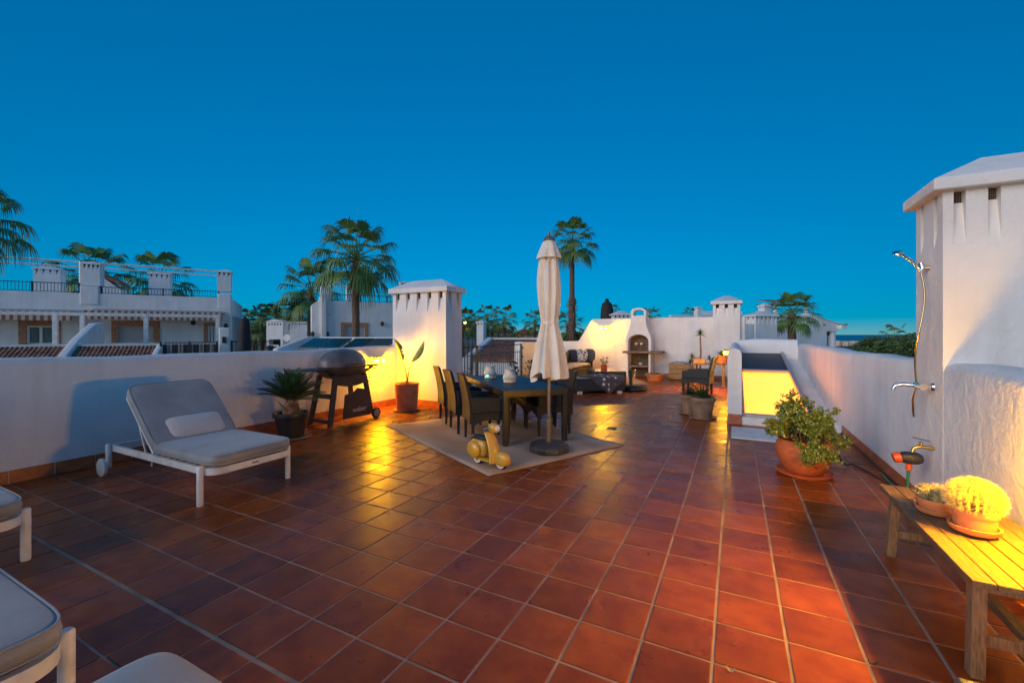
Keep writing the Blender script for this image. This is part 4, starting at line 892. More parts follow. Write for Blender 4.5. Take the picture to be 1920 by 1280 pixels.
# ---- jade plant
jd = thing('potted_jade_plant', 'bushy jade plant in a wide round terracotta bowl on a saucer', 'potted plant', (.66, 5.58, 0)); jd.scale = (.86, .86, .88)
MB().lathe([(.004,.025),(.17,.025),(.20,.04),(.26,.13),(.305,.24),(.315,.31),(.30,.37),(.275,.41),(.28,.425),(.265,.43),(.25,.40),(.27,.30),(.004,.38)], 48).build('pot', mat('orange terracotta bowl', (.55,.13,.035), .7, .15, 5, .12, 50, col2=(.42,.09,.025)), jd, smooth=45)
MB().lathe([(.004,.0),(.26,.0),(.295,.012),(.315,.045),(.305,.047),(.275,.018),(.004,.018)], 44).build('saucer', MATS['orange terracotta bowl'], jd, smooth=40)
st_m = MB(); lf = MB(); tips = []
def grow(p, d, L_, r, lev):
    n = 5; pts = [p]
    for i in range(n): d = (d+Vector((rng.uniform(-.25,.25), rng.uniform(-.25,.25), rng.uniform(-.12,.16)))).normalized(); pts.append(pts[-1]+d*(L_/n))
    st_m.tube(pts, [r*(1-.5*i/n) for i in range(n+1)], 5)
    if lev >= 1: tips.extend(pts[1:])
    if lev < 3:
        for k in range(4 if lev < 2 else 3):
            a = rng.uniform(0, 6.28); q = pts[rng.randint(2, n)]; grow(q, (d*.65+Vector((math.cos(a), math.sin(a), rng.uniform(-.35,.55)))*.75).normalized(), L_*rng.uniform(.55,.8), r*.6, lev+1)
for k in range(13):
    a = k*2.399; e = R(rng.uniform(-5, 78)); grow(Vector((.06*math.cos(a), .06*math.sin(a), .40)), Vector((math.cos(a)*math.cos(e), math.sin(a)*math.cos(e), math.sin(e))), rng.uniform(.19,.30), .014, 0)
def leaflet(m, p, d, L_, w, th):
    s = d.cross(Vector((rng.uniform(-1,1), rng.uniform(-1,1), rng.uniform(-1,1))))
    if s.length < 1e-3: return
    s.normalize(); u = s.cross(d); c = p+d*L_*.6
    m.add([p, c-s*w, c+s*w, c+u*th, c-u*th, p+d*L_], [(0,1,3),(0,3,2),(0,4,1),(0,2,4),(5,3,1),(5,2,3),(5,1,4),(5,4,2)])
for p in tips:
    if p.z < .33 and math.hypot(p.x, p.y) < .33: continue
    for k in range(3):
        d = Vector((rng.gauss(0,1), rng.gauss(0,1), rng.gauss(.35,.8))).normalized(); leaflet(lf, p+Vector((rng.gauss(0,.008), rng.gauss(0,.008), rng.gauss(0,.008))), d, rng.uniform(.028,.046), rng.uniform(.012,.018), .005)
st_m.build('branches', mat('jade stem', (.16,.08,.05), .8, .2), jd, smooth=60); lf.build('leaves', mat('jade leaf', (.16,.22,.03), .35, .4, 9, col2=(.27,.29,.05)), jd, smooth=60)

# ---- agaves in weathered pots
ag = thing('potted_succulent', 'green agave in the front weathered pot beside the stair wall', 'potted plant', (-.52, 8.46, 0), 0, 'weathered pots of succulents')
pot(ag, .215, .38, TERRA2, .14, .06, .22); m = MB(); rosette(m, (0,0,.37), 36, .34, .06, rng, 12, 82, .3, .35); m.build('leaves', LEAF, ag, smooth=50)
ag2 = thing('potted_succulent', 'small green succulent in the rear weathered pot beside the stair wall', 'potted plant', (-.76, 8.86, 0), 0, 'weathered pots of succulents')
pot(ag2, .19, .36, TERRA2, .12, .05, .19); m = MB(); rosette(m, (0,0,.35), 28, .27, .05, rng, 10, 80, .35, .35); m.build('leaves', LEAFD, ag2, smooth=50)

# ---- cacti on the bench
cc = thing('potted_cactus', 'golden barrel cactus in a terracotta pot and saucer on the bench', 'cactus', (1.12, 3.14, .4525))
pot(cc, .092, .125, TERRA, .075, .035, .098, 32, .012)
def barrel(t, r, cz, ribs, rows, spl, spm, bodym, per=7, sq=.85):
    MB().lathe([(max(.004, r*math.sin(math.pi*(i/14))), cz-r*sq*math.cos(math.pi*(i/14))) for i in range(1, 15)], ribs*4, fn=lambda rr,z,A,i: rr*(1+.06*math.cos(ribs*A))).build('body', bodym, t, smooth=60)
    m = MB()
    for i in range(ribs):
        for j in range(rows):
            e = -.55+2.05*j/(rows-1); A = 2*math.pi*i/ribs; n0 = Vector((math.cos(e)*math.cos(A), math.cos(e)*math.sin(A), math.sin(e))); p = Vector((n0.x*r*1.05, n0.y*r*1.05, cz+n0.z*r*sq*1.02))
            for k in range(per):
                d = (n0*.9+Vector((rng.gauss(0,.55), rng.gauss(0,.55), rng.gauss(0,.55)))).normalized(); L_ = spl*rng.uniform(.6,1.2); s = d.orthogonal().normalized(); u = s.cross(d); w = .0012
                m.add([p+s*w, p-s*.5*w+u*.87*w, p-s*.5*w-u*.87*w, p+d*L_+Vector((0,0,-L_*.1))], [(0,1,3),(1,2,3),(2,0,3)])
    m.build('spines', spm, t)
SPY = mat('golden spine', (.85,.62,.20), .5, .15, 30); CBG = mat('cactus skin', (.30,.27,.07), .6, .3, 12)
barrel(cc, .100, .188, 24, 15, .030, SPY, CBG, 12, .86)
c2 = thing('potted_cactus', 'small knobbly cactus in the rear terracotta pot on the bench', 'cactus', (1.04, 3.37, .4525)); pot(c2, .085, .085, TERRA, .065, .03, .088, 28, .010)
for (x, y, r) in ((-.035,.02,.045),(.04,.03,.042),(0,-.04,.045),(.05,-.035,.036)):
    b = MB().ball((x,y,.115), r, 14, 10, (1,1,1.1)).build('body', mat('knobbly cactus', (.30,.26,.10), .7, .4, 60) if 'knobbly cactus' not in MATS else MATS['knobbly cactus'], c2, smooth=70)
m = MB()
for k in range(300):
    n0 = Vector((rng.gauss(0,1), rng.gauss(0,1), abs(rng.gauss(0,1)))).normalized(); p = Vector((n0.x*.075, n0.y*.075, .11+n0.z*.05)); d = (n0+Vector((rng.gauss(0,.4), rng.gauss(0,.4), rng.gauss(0,.4)))).normalized(); s = d.orthogonal().normalized()*.0012; m.add([p+s, p-s, p+d*.03], [(0,1,2)])
m.build('spines', SPY, c2)

# ---- plants at the far end
rp = thing('potted_succulent', 'small succulent in an orange red pot on the coffee table', 'potted plant', (-3.30, 12.10, .483)); pot(rp, .09, .16, mat('orange red glaze', (.50,.07,.015), .5, .1), .085, .02, None, 24); m = MB()
for k in range(9): a = k*2.4; m.tube([(0,0,.12),(.05*math.cos(a),.05*math.sin(a),.20),(.10*math.cos(a),.10*math.sin(a),.23+.06*(k%3))], .006, 5); rosette(m, (.10*math.cos(a),.10*math.sin(a),.23+.06*(k%3)), 8, .055, .028, rng, 10, 70, .2)
m.build('leaves', mat('grey green leaf', (.10,.12,.07), .6, .3), rp)
bw2 = thing('planted_bowl', 'low terracotta bowl with succulents beside the masonry barbecue', 'potted plant', (-2.33, 14.72, 0)); MB().lathe([(.004,0),(.22,0),(.27,.17),(.30,.18),(.30,.22),(.26,.22),(.25,.18),(.004,.18)], 32).build('bowl', TERRA, bw2, smooth=40)
m = MB(); 
for k in range(14): a = k*2.4; q = .05*math.sqrt(k); rosette(m, (q*math.cos(a), q*math.sin(a), .19), 9, .10, .03, rng, 15, 80, .3)
m.build('leaves', LEAF, bw2)
def yucca(lab, loc, h, L_, n, potr, poth, trunk=.03, heads=((0,0,1.0),)):
    t = thing('potted_yucca', lab, 'potted plant', loc); pot(t, potr, poth, TERRA, potr*.75, .04, None, 28)
    for k, (dx, dy, f) in enumerate(heads):
        z = poth+(h-poth)*f; MB().tube([(dx*.2,dy*.2,poth-.05),(dx*.5+.02,dy*.5,poth+(z-poth)*.5),(dx,dy,z)], [trunk,trunk*.85,trunk*.7], 8).build('trunk', STRAW, t, smooth=50)
        m = MB(); rosette(m, (dx,dy,z), n, L_, .028, rng, -25, 85, .35); m.build('crown', LEAF, t)
    return t
yucca('tall spiky yucca in a pot behind the armchair', (-.98, 14.9, 0), 1.50, .30, 46, .19, .42)
yucca('short bushy plant left of the tall yucca', (-1.22, 14.95, 0), .78, .26, 26, .15, .32, .02, ((0,0,1.0),(.10,.05,.75),(-.06,.04,.62)))
yucca('short leafy plant right of the tall yucca on the floor', (-.72, 15.1, 0), .72, .24, 24, .14, .30, .02, ((0,0,1.0),(.12,0,.7)))
gp = thing('potted_succulent', 'lamp lit aloe in an orange pot on the plant table', 'potted plant', (-.33, 13.85, .651)); pot(gp, .15, .25, TERRA, .12, .05, .15); m = MB(); rosette(m, (0,0,.22), 22, .27, .05, rng, 25, 84, .15, .35); m.build('leaves', LEAF, gp, smooth=50)
wp = thing('planter_box', 'small wooden planter box on the plant table', 'planter', (-.92, 13.85, .651)); 
for sy in (-1,1): MB().box(-.15,.15,sy*.12-.01,sy*.12+.01,0,.14).build('board', WOODX, wp, bevel=.003)
for sx in (-1,1): MB().box(sx*.14-.01,sx*.14+.01,-.109,.109,0,.14).build('board', WOODX, wp, bevel=.003)
m = MB(); rosette(m, (0,0,.08), 16, .15, .03, rng, 15, 80, .3); m.build('leaves', LEAFD, wp)
# geranium-like dark plants outside the railing
for k, (px_, lab) in enumerate(((965, 'dark red leaved plant at the railing behind the right lantern'), (996, 'dark leafy plant by the railing end post'))):
    t = thing('potted_shrub', lab, 'potted plant', W((px_-960)*11.6/811, 11.6, 0)); pot(t, .13, .26, TERRA2, .10, .04, None, 20); m = MB()
    for j in range(140):
        a = rng.uniform(0,6.28); q = rng.uniform(0,.20); z = .3+rng.uniform(0,.50); p = Vector((q*math.cos(a)*(1.2-z*.6), q*math.sin(a)*(1.2-z*.6), z)); leaflet(m, p, Vector((rng.gauss(0,1), rng.gauss(0,1), rng.gauss(.3,.6))).normalized(), .06, .025, .004)
    for j in range(6): m.tube([(0,0,.2),(rng.uniform(-.12,.12), rng.uniform(-.12,.12), rng.uniform(.5,.8))], .006, 4)
    m.build('foliage', mat('dark red leaf', (.045,.02,.02), .6, .3) if k == 0 else MATS['dark red leaf'], t)
# ================================================================ BEYOND THE TERRACE
def terr(d): 
    q = min(1, max(0, (d-60)/1400)); return -7-24*(q*q*(3-2*q))
g = MB(); 
rs = [0, 30, 80, 160, 320, 600, 900, 1200, 1500, 1700]; NA = 48
g.v.append((0, 0, -7))
for r in rs[1:]:
    for k in range(NA): A = 2*math.pi*k/NA; g.v.append((r*math.cos(A), r*math.sin(A), terr(r)))
g.f += [(0, 1+k, 1+(k+1)%NA) for k in range(NA)]+[(1+i*NA+k, 1+(i+1)*NA+k, 1+(i+1)*NA+(k+1)%NA, 1+i*NA+(k+1)%NA) for i in range(len(rs)-2) for k in range(NA)]
gr = g.build('ground', mat('dry coastal ground', (.10,.085,.05), .95, .35, .03, col2=(.04,.06,.025)), smooth=60); gr['kind'] = 'structure'
SEA = mat('dusk sea', (.004, .035, .085), .35, .1, .002, .2, .05, spec=.3)
s = MB(); s.v.append((0,0,-31.5)); 
for k in range(64): A = 2*math.pi*k/64; s.v.append((60000*math.cos(A), 60000*math.sin(A), -31.5))
s.f += [(0, 1+k, 1+(k+1)%64) for k in range(64)]
so = s.build('sea', SEA); so['kind'] = 'structure'

# ---- palms
def fan(m, base, az, el, pet, rad, rng, nseg=20, droop=.9):
    d = Vector((math.cos(el)*math.cos(az), math.cos(el)*math.sin(az), math.sin(el))); p = Vector(base); pts = [p.copy()]
    for i in range(5): p = p+d*(pet/5); d = (d+Vector((0,0,-.07*droop*max(.2, math.cos(el))))).normalized(); pts.append(p.copy())
    m.tube(pts, [.028*rad, .022*rad, .02*rad, .018*rad, .016*rad, .014*rad], 4)
    s = d.cross(Vector((0,0,1)));  s = s.normalized() if s.length > 1e-3 else Vector((-math.sin(az), math.cos(az), 0)); u = s.cross(d)
    sp_ = R(rng.uniform(170, 230)); tilt = rng.uniform(-.5,.5)
    for k in range(nseg):
        ph = -sp_/2+sp_*(k+.5)/nseg; t = (d*math.cos(ph)+s*math.sin(ph)+u*(.10+tilt*.3*math.sin(ph))).normalized(); L_ = rad*(.72+.28*math.cos(ph*.8))*rng.uniform(.9,1.05); w0 = t.cross(u).normalized(); dl = sp_/nseg
        vs = []; hang = rng.uniform(.75,1.3)*droop
        for f in (.0, .25, .45, .6, .75, .9, 1.0):
            hw = L_*f*math.tan(dl/2)*1.0 if f <= .45 else L_*.45*math.tan(dl/2)*(1-(f-.45)/.55)*.95+.004
            c = p+t*L_*f*(1-.50*hang*max(0, f-.4))+Vector((0,0,-L_*hang*(.14*f*f+1.15*max(0, f-.38)**1.5))); vs += [c-w0*hw, c+w0*hw]
        m.add(vs, [(2*i, 2*i+1, 2*i+3, 2*i+2) for i in range(6)])
def palm(label, base, ztop, rad, n, seed, split=True, tr=.17, boots=0, shag=None, droop=.9, nseg=20, el0=-50, crownm=None, group='fan palms', pet=None, straw=True):
    """base: (x, y, zground); fan palm with tapered trunk"""
    rg = random.Random(seed); t = thing('fan_palm', label, 'palm tree', base, 0, group); H_ = ztop-base[2]; lean = Vector((rg.uniform(-.02,.02), rg.uniform(-.02,.02), 0))
    k = max(10, int(H_/.22)); pts = []; rr = []
    for i in range(k+1):
        q = i/k; pts.append(Vector((0,0,H_*q))+lean*H_*math.sin(q*1.5)); r_ = tr*(1.35-.55*q**.4)*(1+.06*(i%2)); 
        if shag and shag[0] < pts[-1].z+base[2] < shag[1]: r_ *= 1.3
        rr.append(r_)
    tk = MB().tube(pts, rr, 12)
    tk.build('trunk', TRUNK, t, smooth=35)
    top = pts[-1]
    if straw:
        b = MB()
        for i in range(46):
            q = i/46; z = -1.0*rad+.85*rad*q; a = i*2.399; rr0 = tr*.9+.02; blade(b, (top.x+rr0*math.cos(a), top.y+rr0*math.sin(a), top.z+z), a, R(rg.uniform(35,75)), rg.uniform(.16,.3)*max(.6,rad), .10*max(.7,rad), -.2, 3)
        b.build('leaf_bases', STRAW, t)
    if shag:
        b = MB(); z = shag[0]-base[2]
        while z < shag[1]-base[2]:
            for j in range(9): a = rg.uniform(0,6.28); p_ = lean*H_*math.sin(z/H_*1.5); blade(b, (p_.x+tr*1.2*math.cos(a), p_.y+tr*1.2*math.sin(a), z), a, R(rg.uniform(-75,30)), rg.uniform(.12,.42), .12, .9, 3)
            z += .16
        b.build('dead_boots', STRAW, t)
    cr_ = MB()
    for i in range(n):
        q = (i+.5)/n; el = R(el0+(70-el0)*q+rg.uniform(-8,8)); az = i*2.399+rg.uniform(-.25,.25); f = cr_ if not split else MB()
        fan(f, (top.x, top.y, top.z+.12*rad*q), az, el, (pet or 1.2)*rad*rg.uniform(.8,1.15)*(1-.1*q), rad*rg.uniform(.85,1.05)*(1-.05*q), rg, nseg, droop*(1.1-.45*q))
        if split: f.build('frond', PALML, t)
    if not split: cr_.build('crown', crownm or PALMF, t)
    return t
def gnd(x, d, z=-7): p = W((x-960)*d/811, d, z); return (p.x, p.y, p.z)
def zz(y, d): return 1.5-(y-627)*d/811
big = palm('large fan palm standing before the white house, left of the chimney', gnd(667, 20), zz(487, 20), 1.22, 36, 11, True, .19, el0=-40, nseg=26)
b = MB(); p0 = Vector((0,0,zz(480,20)+7)); blade(b, p0, 1.0, R(87), 2.6, .10, .03, 8); b.build('spear_leaf', PALML, big)
palm('tall slim fan palm rising behind the furled parasol', gnd(1072, 29), zz(455, 29), 1.05, 36, 12, True, .20, shag=(zz(650,29), zz(560,29)), droop=.8, el0=-45)
palm('fan palm cut off by the left picture edge', gnd(-58, 13), zz(415, 13), .85, 26, 13, True, .2, droop=1.1, nseg=26, el0=-45)
palm('bright green fan palm before the gabled house at right', gnd(1491, 24), zz(588, 24), .82, 34, 14, True, .24, droop=.7, el0=-45)
palm('fan palm behind the roof terrace, left of the striped awning chimney', gnd(180, 36), zz(515, 36), 1.7, 26, 15, False, .3, crownm=PALML)
palm('fan palm behind the roof terrace, right one of the pair', gnd(298, 36), zz(528, 36), 1.7, 24, 16, False, .3, crownm=PALML)
palm('fan palm half hidden by the narrow white pillar, left of the large palm', gnd(580, 34), zz(545, 34), 1.55, 24, 17, False, .3, crownm=PALML)
spec = [(452,600,70,20),(475,612,60,21),(498,590,66,22),(520,584,75,23),(540,585,62,24),(562,575,50,25),(490,604,50,34),(512,600,56,35),
        (876,597,80,26),(893,596,85,27),(916,590,78,28),(946,592,70,29),(1003,597,72,30),(866,600,66,36),(1067,605,60,31),(1150,575,45,32),(1296,586,60,33),(1217,588,50,37)]
names = ['leftmost small palm of the far grove beside the black parasol','small palm low in the far grove by the black parasol','far palm left of the white barbecue chimney','far palm just above the white barbecue chimney','far palm right of the white barbecue chimney','far slim palm right of the grove, left of the white house','far palm low behind the white barbecue chimney','far palm in the middle of the grove','far palm just right of the lit chimney','second far palm right of the lit chimney','far palm above the tiled roof','far palm above the beige houses','far palm left of the furled parasol','far palm low by the lit chimney edge','small far palm behind the shaggy trunk','palm crown behind the dark furled parasol on the next roof','far palm behind the small round chimney','palm crown beside the barbecue chimney top']
for (x, y, d, sd_), nm in zip(spec, names):
    r_ = (1.5 if d > 45 else 1.1)*(.6 if sd_ in (32, 33, 37) else 1)
    palm(nm, gnd(x, d), zz(y, d)-.5, r_, 22, sd_, False, .26, nseg=12, straw=False, group='far palms')

# ---- leafy trees and hedges
def leafy(name, label, base, zc, rx, rz, n, seed, m_, leaf=.35, group=None, cat='tree'):
    rg = random.Random(seed); t = thing(name, label, cat, base, 0, group); H_ = zc-base[2]
    MB().tube([(0,0,0),(.1,.05,H_*.5),(0,0,H_*.95)], [.28,.22,.10], 8).build('trunk', TRUNK, t, smooth=50)
    lobes = [(Vector((rg.uniform(-.75,.75)*rx, rg.uniform(-.75,.75)*rx, H_+rg.uniform(-.6,.6)*rz)), rg.uniform(.3,.55)) for _ in range(12)]; m = MB()
    for i in range(n):
        c, q = lobes[i % 12]; d = Vector((rg.gauss(0,1), rg.gauss(0,1), rg.gauss(0,1))).normalized(); p = c+Vector((d.x*rx, d.y*rx, d.z*rz))*q*rg.uniform(.6,1.05); s_ = Vector((rg.gauss(0,1), rg.gauss(0,1), rg.gauss(0,1))).normalized(); u = s_.orthogonal().normalized(); L_ = leaf*rg.uniform(.6,1.2)
        m.add([p-s_*L_*.5, p+u*L_*.25, p+s_*L_*.5, p-u*L_*.25], [(0,1,2,3)])
    m.build('crown', m_, t); return t
TREE = mat('tree leaf', (.06,.12,.028), .6, .4, 1.5, col2=(.11,.15,.035))
for k, (x, y, d, rx, rz, lb) in enumerate(((1668,646,60,3.2,1.6,'rounded dark green tree beyond the parapet, nearest the sea'),(1700,644,55,3.0,1.7,'dark green tree beyond the parapet beside the shower chimney'),(1640,652,70,3.0,1.3,'low green tree beyond the parapet at left of the sea view trees'),(1735,648,58,3.5,1.9,'dark green tree mostly hidden by the shower chimney'))):
    leafy('leafy_tree', lb, gnd(x, d, -9), zz(y, d), rx, rz, 2600, 40+k, TREE, .42, 'trees towards the sea')
palm('small palm head among the trees towards the sea', gnd(1682, 57, -9), zz(634, 57), 1.3, 14, 55, False, .2, nseg=10, straw=False, group='far palms')
for k, (x, y, d, rx, rz, lb) in enumerate(((470,622,62,3.6,1.6,'bushy tree low in the far palm grove at its left'),(520,618,66,4.2,2.2,'bushy tree behind the white barbecue chimney'),(560,628,58,2.6,1.5,'bushy tree beside the white house wall'),(890,622,75,4,2.2,'bushy tree behind the lit chimney'),(955,646,26,1.1,.8,'small green bush at the tiled roof edge'),(1085,634,45,1.6,.7,'low bush behind the shaggy palm trunk'))):
    leafy('leafy_tree', lb, gnd(x, d, -7), zz(y, d), rx, rz, 1500, 60+k, TREE, .40 if d > 40 else .2, 'bushy trees behind the houses')
# ---- town by the sea: one far mass
tw = MB(); rg = random.Random(8)
for k in range(260):
    x = rg.uniform(1560, 1760); d = rg.uniform(1050, 1500); p = W((x-960)*d/811, d, terr(d)); w_, h_ = rg.uniform(5,14), rg.uniform(4,10); tw.box(p.x-w_/2, p.x+w_/2, p.y-w_/2, p.y+w_/2, p.z-1, p.z+h_+max(0,(1500-d)/140))
o = tw.build('distant_town', mat('pale far houses', (.65,.52,.42), .9, .3, .05)); o['kind'] = 'stuff'; o['label'] = 'pale houses of a far seaside town below the horizon'; o['category'] = 'town'

# ---- neighbour houses
TH = 62.0
def frame(x, d): p = W((x-960)*d/811, d, 0); return (p.x, p.y, 0)
class Fac:
    """facade running away to the right; turns survey bearings into along-facade metres and heights"""
    def __init__(s, x, d, th=TH): s.s0 = (x-960)*d/811; s.d0 = d; s.sn, s.cs = math.sin(R(th)), math.cos(R(th)); s.rz = YAW+90-th; s.loc = frame(x, d)
    def lx(s, x, ly=0):
        k = (x-960)/811; s0 = s.s0-ly*s.cs; d0 = s.d0+ly*s.sn
        return (k*d0-s0)/(s.sn-k*s.cs)
    def z(s, x, y, ly=0):
        d = s.d0+ly*s.sn+s.cs*s.lx(x, ly); return 1.5-(y-627)*d/811
    def rect(s, x0, x1, y0, y1, ly=0):
        xm = (x0+x1)/2; return s.lx(x0, ly), s.lx(x1, ly), s.z(xm, y1, ly), s.z(xm, y0, ly)
SHUT = mat('grey roller shutter', (.42,.42,.42), .6, .08, 3, stretch=(1,1,40)); CURT = mat('curtain behind glass', (.10,.17,.17), .4, .3, 5, stretch=(9,1,.5))
AWN = None
def stripes(name, c1, c2, sc):
    m = bpy.data.materials.new(name); m.use_nodes = True; N = m.node_tree.nodes; L = m.node_tree.links; b = N['Principled BSDF']; b.inputs['Roughness'].default_value = .9
    tc = N.new('ShaderNodeTexCoord'); w = N.new('ShaderNodeTexWave'); w.bands_direction = 'X'; w.inputs['Scale'].default_value = sc; L.new(tc.outputs['Object'], w.inputs['Vector'])
    r_ = N.new('ShaderNodeValToRGB'); r_.color_ramp.interpolation = 'CONSTANT'; r_.color_ramp.elements[0].color = (*c1,1); r_.color_ramp.elements[1].color = (*c2,1); r_.color_ramp.elements[1].position = .5; L.new(w.outputs['Fac'], r_.inputs[0]); L.new(r_.outputs[0], b.inputs['Base Color']); return m
AWN = stripes('striped awning', (.28,.12,.07), (.62,.5,.42), 1.2)
SCR = stripes('striped privacy screen', (.10,.06,.05), (.45,.35,.30), .8)
def railing(parent, x0, x1, y, z0, z1, posts=3, step=.13, name='railing'):
    r = MB().box(x0, x1, y-.02, y+.02, z1-.04, z1).box(x0, x1, y-.012, y+.012, z0+.04, z0+.07).build(name, BLACKM, parent)
    p = MB()
    for k in range(posts): x = x0+.03+(x1-x0-.06)*k/(posts-1); p.box(x-.03, x+.03, y-.03, y+.03, z0-.01, z1+.03)
    p.build('posts', BLACKM, r, kind='stuff'); bm_ = MB(); n = int((x1-x0)/step)
    for k in range(n): x = x0+(k+.5)*(x1-x0)/n; bm_.box(x-.009, x+.009, y-.009, y+.009, z0+.07, z1-.04)
    bm_.build('balusters', BLACKM, r, kind='stuff'); return r
def window(parent, r, y, kind='shutter', trim=.16):
    x0, x1, z0, z1 = r
    w = MB().holed(x0-trim, x1+trim, z0, z1+trim, y-.05, y+.02, [(x0, x1, z0, z1)]).build('window_trim', BRICKT, parent)
    if kind == 'shutter': MB().box(x0, x1, y+.06, y+.09, z0, z1).build('shutter', SHUT, w)
    else:
        f = MB().holed(x0, x1, z0, z1, y+.05, y+.12, [(x0+.08, (x0+x1)/2-.05, z0+.06, z1-.07), ((x0+x1)/2+.05, x1-.08, z0+.06, z1-.07)]); f.build('frame', WHITEM, w)
        for a, c in ((x0+.08, (x0+x1)/2-.05), ((x0+x1)/2+.05, x1-.08)): MB().box(a, c, y+.085, y+.095, z0+.06, z1-.07).build('pane', CURT if kind == 'curtain' else GLASSD, w)
# -- white house with roof terrace
FA = Fac(432, 26); A_ = thing('white_house', 'white house with roof terrace railings and striped awnings at left', 'house', FA.loc, FA.rz)
x0 = FA.lx(-260); zt = FA.z(200, 551)
wA = FA.rect(50, 101, 611, 645); wB = FA.rect(222, 288, 611, 642); wC = FA.rect(390, 404, 611, 642)
MB().holed(x0, 0, -7, zt, 0, .3, [wA, wB, wC]).build('front_wall', FARWHITE, A_)
MB().box(-.3, 0, .3, 9, -7, zt+.02).build('side_wall', FARWHITE, A_); MB().box(x0, 0, .9, 9, -7, zt-1.0).build('roof_slab', FARWHITE, A_); MB().box(x0, -.3, 8.7, 9, zt-1, zt-.002).build('rear_wall', FARWHITE, A_)
window(A_, wA, 0, 'curtain', .28); window(A_, wB, 0, 'shutter', .28); window(A_, wC, 0, 'glass', .2)
zr = zt; railing(A_, x0, FA.lx(148), .15, zr, zr+.52, 5); railing(A_, FA.lx(187), FA.lx(411), .15, zr, zr+.40, 5)
MB().box(FA.lx(150), FA.lx(186), -.06, .6, zt-.6, zt+.38).build('pier', FARWHITE, A_, bevel=.05); MB().box(FA.lx(408), .03, -.03, .6, zt-.7, zt+.25).build('pier', FARWHITE, A_, bevel=.05)
for (xa, xb, yy) in ((-260,158,585),(176,421,588)):
    a, c = FA.lx(xa), FA.lx(xb); z = FA.z((xa+xb)/2, yy); w = MB().box(a, c, -1.5, -.004, z+.02, z+.06).build('awning_canvas', AWN, A_)
    MB().box(a, c, -1.53, -1.505, z-.40, z+.01).build('valance', AWN, w); MB().box(a, c, -.12, -.0041, z+.065, z+.2).build('roller_case', SHUT, w)
pg = MB()
for xx in (104, 155, 274, 408): a = FA.lx(xx, -2.2); pg.box(a-.09, a+.09, -2.29, -2.11, -1.5, FA.z(xx, 590, -2.2))
pg.box(FA.lx(0,-2.2)-6, FA.lx(408,-2.2), -2.27, -2.13, FA.z(260,592,-2.2)-.04, FA.z(260,592,-2.2)+.12); pg.build('porch_frame', WHITEM, A_)
pp = MB(); zc = FA.z(100, 488)
for dz, yy in ((0,.25),(-.35,2.6)): pp.tube([(x0,yy,zc+.1+dz*0),(FA.lx(408),yy,zc+dz*0-.05)], .05, 6)
pp.tube([(FA.lx(148),.2,zt),(FA.lx(148),.2,zc+.05)], .06, 6); pp.tube([(x0+3,.25,zc+.1),(x0+3,2.6,zc+.1)], .04, 6); pp.tube([(FA.lx(408),.25,zc-.05),(FA.lx(408),2.6,zc-.05)], .04, 6); pp.build('roof_pergola', WHITEM, A_)
for xx, yy in ((363, 603), (424, 610)): MB().lathe([(.05,0),(.12,.08),(.10,.25),(.02,.32)], 8, (FA.lx(xx), -.12, FA.z(xx, yy)-.2)).build('wall_lantern', BLACKM, A_)
def stack(label, F, x0_, x1_, ytop, ybot, ly, nf=4, base=None, par=None):
    a, c = F.lx(x0_, ly), F.lx(x1_, ly); w_ = c-a; xm = (x0_+x1_)/2; zt_, zb_ = F.z(xm, ytop, ly), F.z(xm, ybot, ly); rm = Matrix.Rotation(R(F.rz), 4, 'Z'); p = rm @ Vector(((a+c)/2, ly, 0)); L0 = Vector(F.loc)
    return chimney('roof_chimney', label, w_, min(w_, .8), zt_-.22-zb_, nf, 2, (L0.x+p.x, L0.y+p.y, zb_), F.rz, 'chimneys of the neighbouring houses', .06, FARWHITE, .08, .14, .09, .30)
stack('chimney with cap on the pier of the roof terrace pergola', FA, 154, 187, 488, 535, .02, 4)
stack('chimney on the roof terrace left of the pergola pier', FA, 62, 113, 498, 552, 4.0, 4)
stack('chimney between the two palms on the roof terrace', FA, 279, 318, 508, 556, 4.0, 4)
stack('chimney on the corner pier of the white house', FA, 407, 433, 504, 546, .02, 3)
dk = thing('stair_hut', 'small white stair hut with tiled edge behind the pergola pier', 'hut', FA.loc, FA.rz); MB().prism([(FA.lx(190,3), zt-.9),(FA.lx(228,3), zt-.9),(FA.lx(228,3), zt+.45),(FA.lx(190,3), zt+1.25)], 'y', 3, 4.2).build('wall', FARWHITE, dk); MB().prism([(FA.lx(188,3), zt+1.28),(FA.lx(230,3), zt+.72),(FA.lx(230,3), zt+.92),(FA.lx(188,3), zt+1.5)], 'y', 2.8, 4.4).build('tile_edge', ROOFT, dk)
# -- tiled lean-to roofs in front of it
def barrels(parent, a, c, y0, y1, z0, z1, n, m_=ROOFT, each=True, cap=True):
    M_ = MB(); r_ = (c-a)/n/2
    for k in range(n):
        x = a+(k+.5)*(c-a)/n; b = M_ if not each else MB(); prof_n = 6; vs = []; rows = 5
        for j in range(rows+1):
            for e in (0, 1) if 0 < j < rows else ((1,) if j == 0 else (0,)):
                q = j/rows; rr_ = r_*(1.0 if e else .86); 
                for i in range(prof_n+1): A = math.pi*i/prof_n; vs.append((x+rr_*math.cos(A)*.98, y0+(y1-y0)*q, z0+(z1-z0)*q+rr_*.8*math.sin(A)))
        nr = len(vs)//(prof_n+1); K = prof_n+1
        b.add(vs, [(j*K+i, j*K+i+1, (j+1)*K+i+1, (j+1)*K+i) for j in range(nr-1) for i in range(prof_n)]+[tuple(range(K))])
        if each: b.build('roof_tile', m_, parent, smooth=40)
    if not each: M_.build('roof_tiles', m_, parent, smooth=40, kind='stuff')
FL = Fac(300, 19)
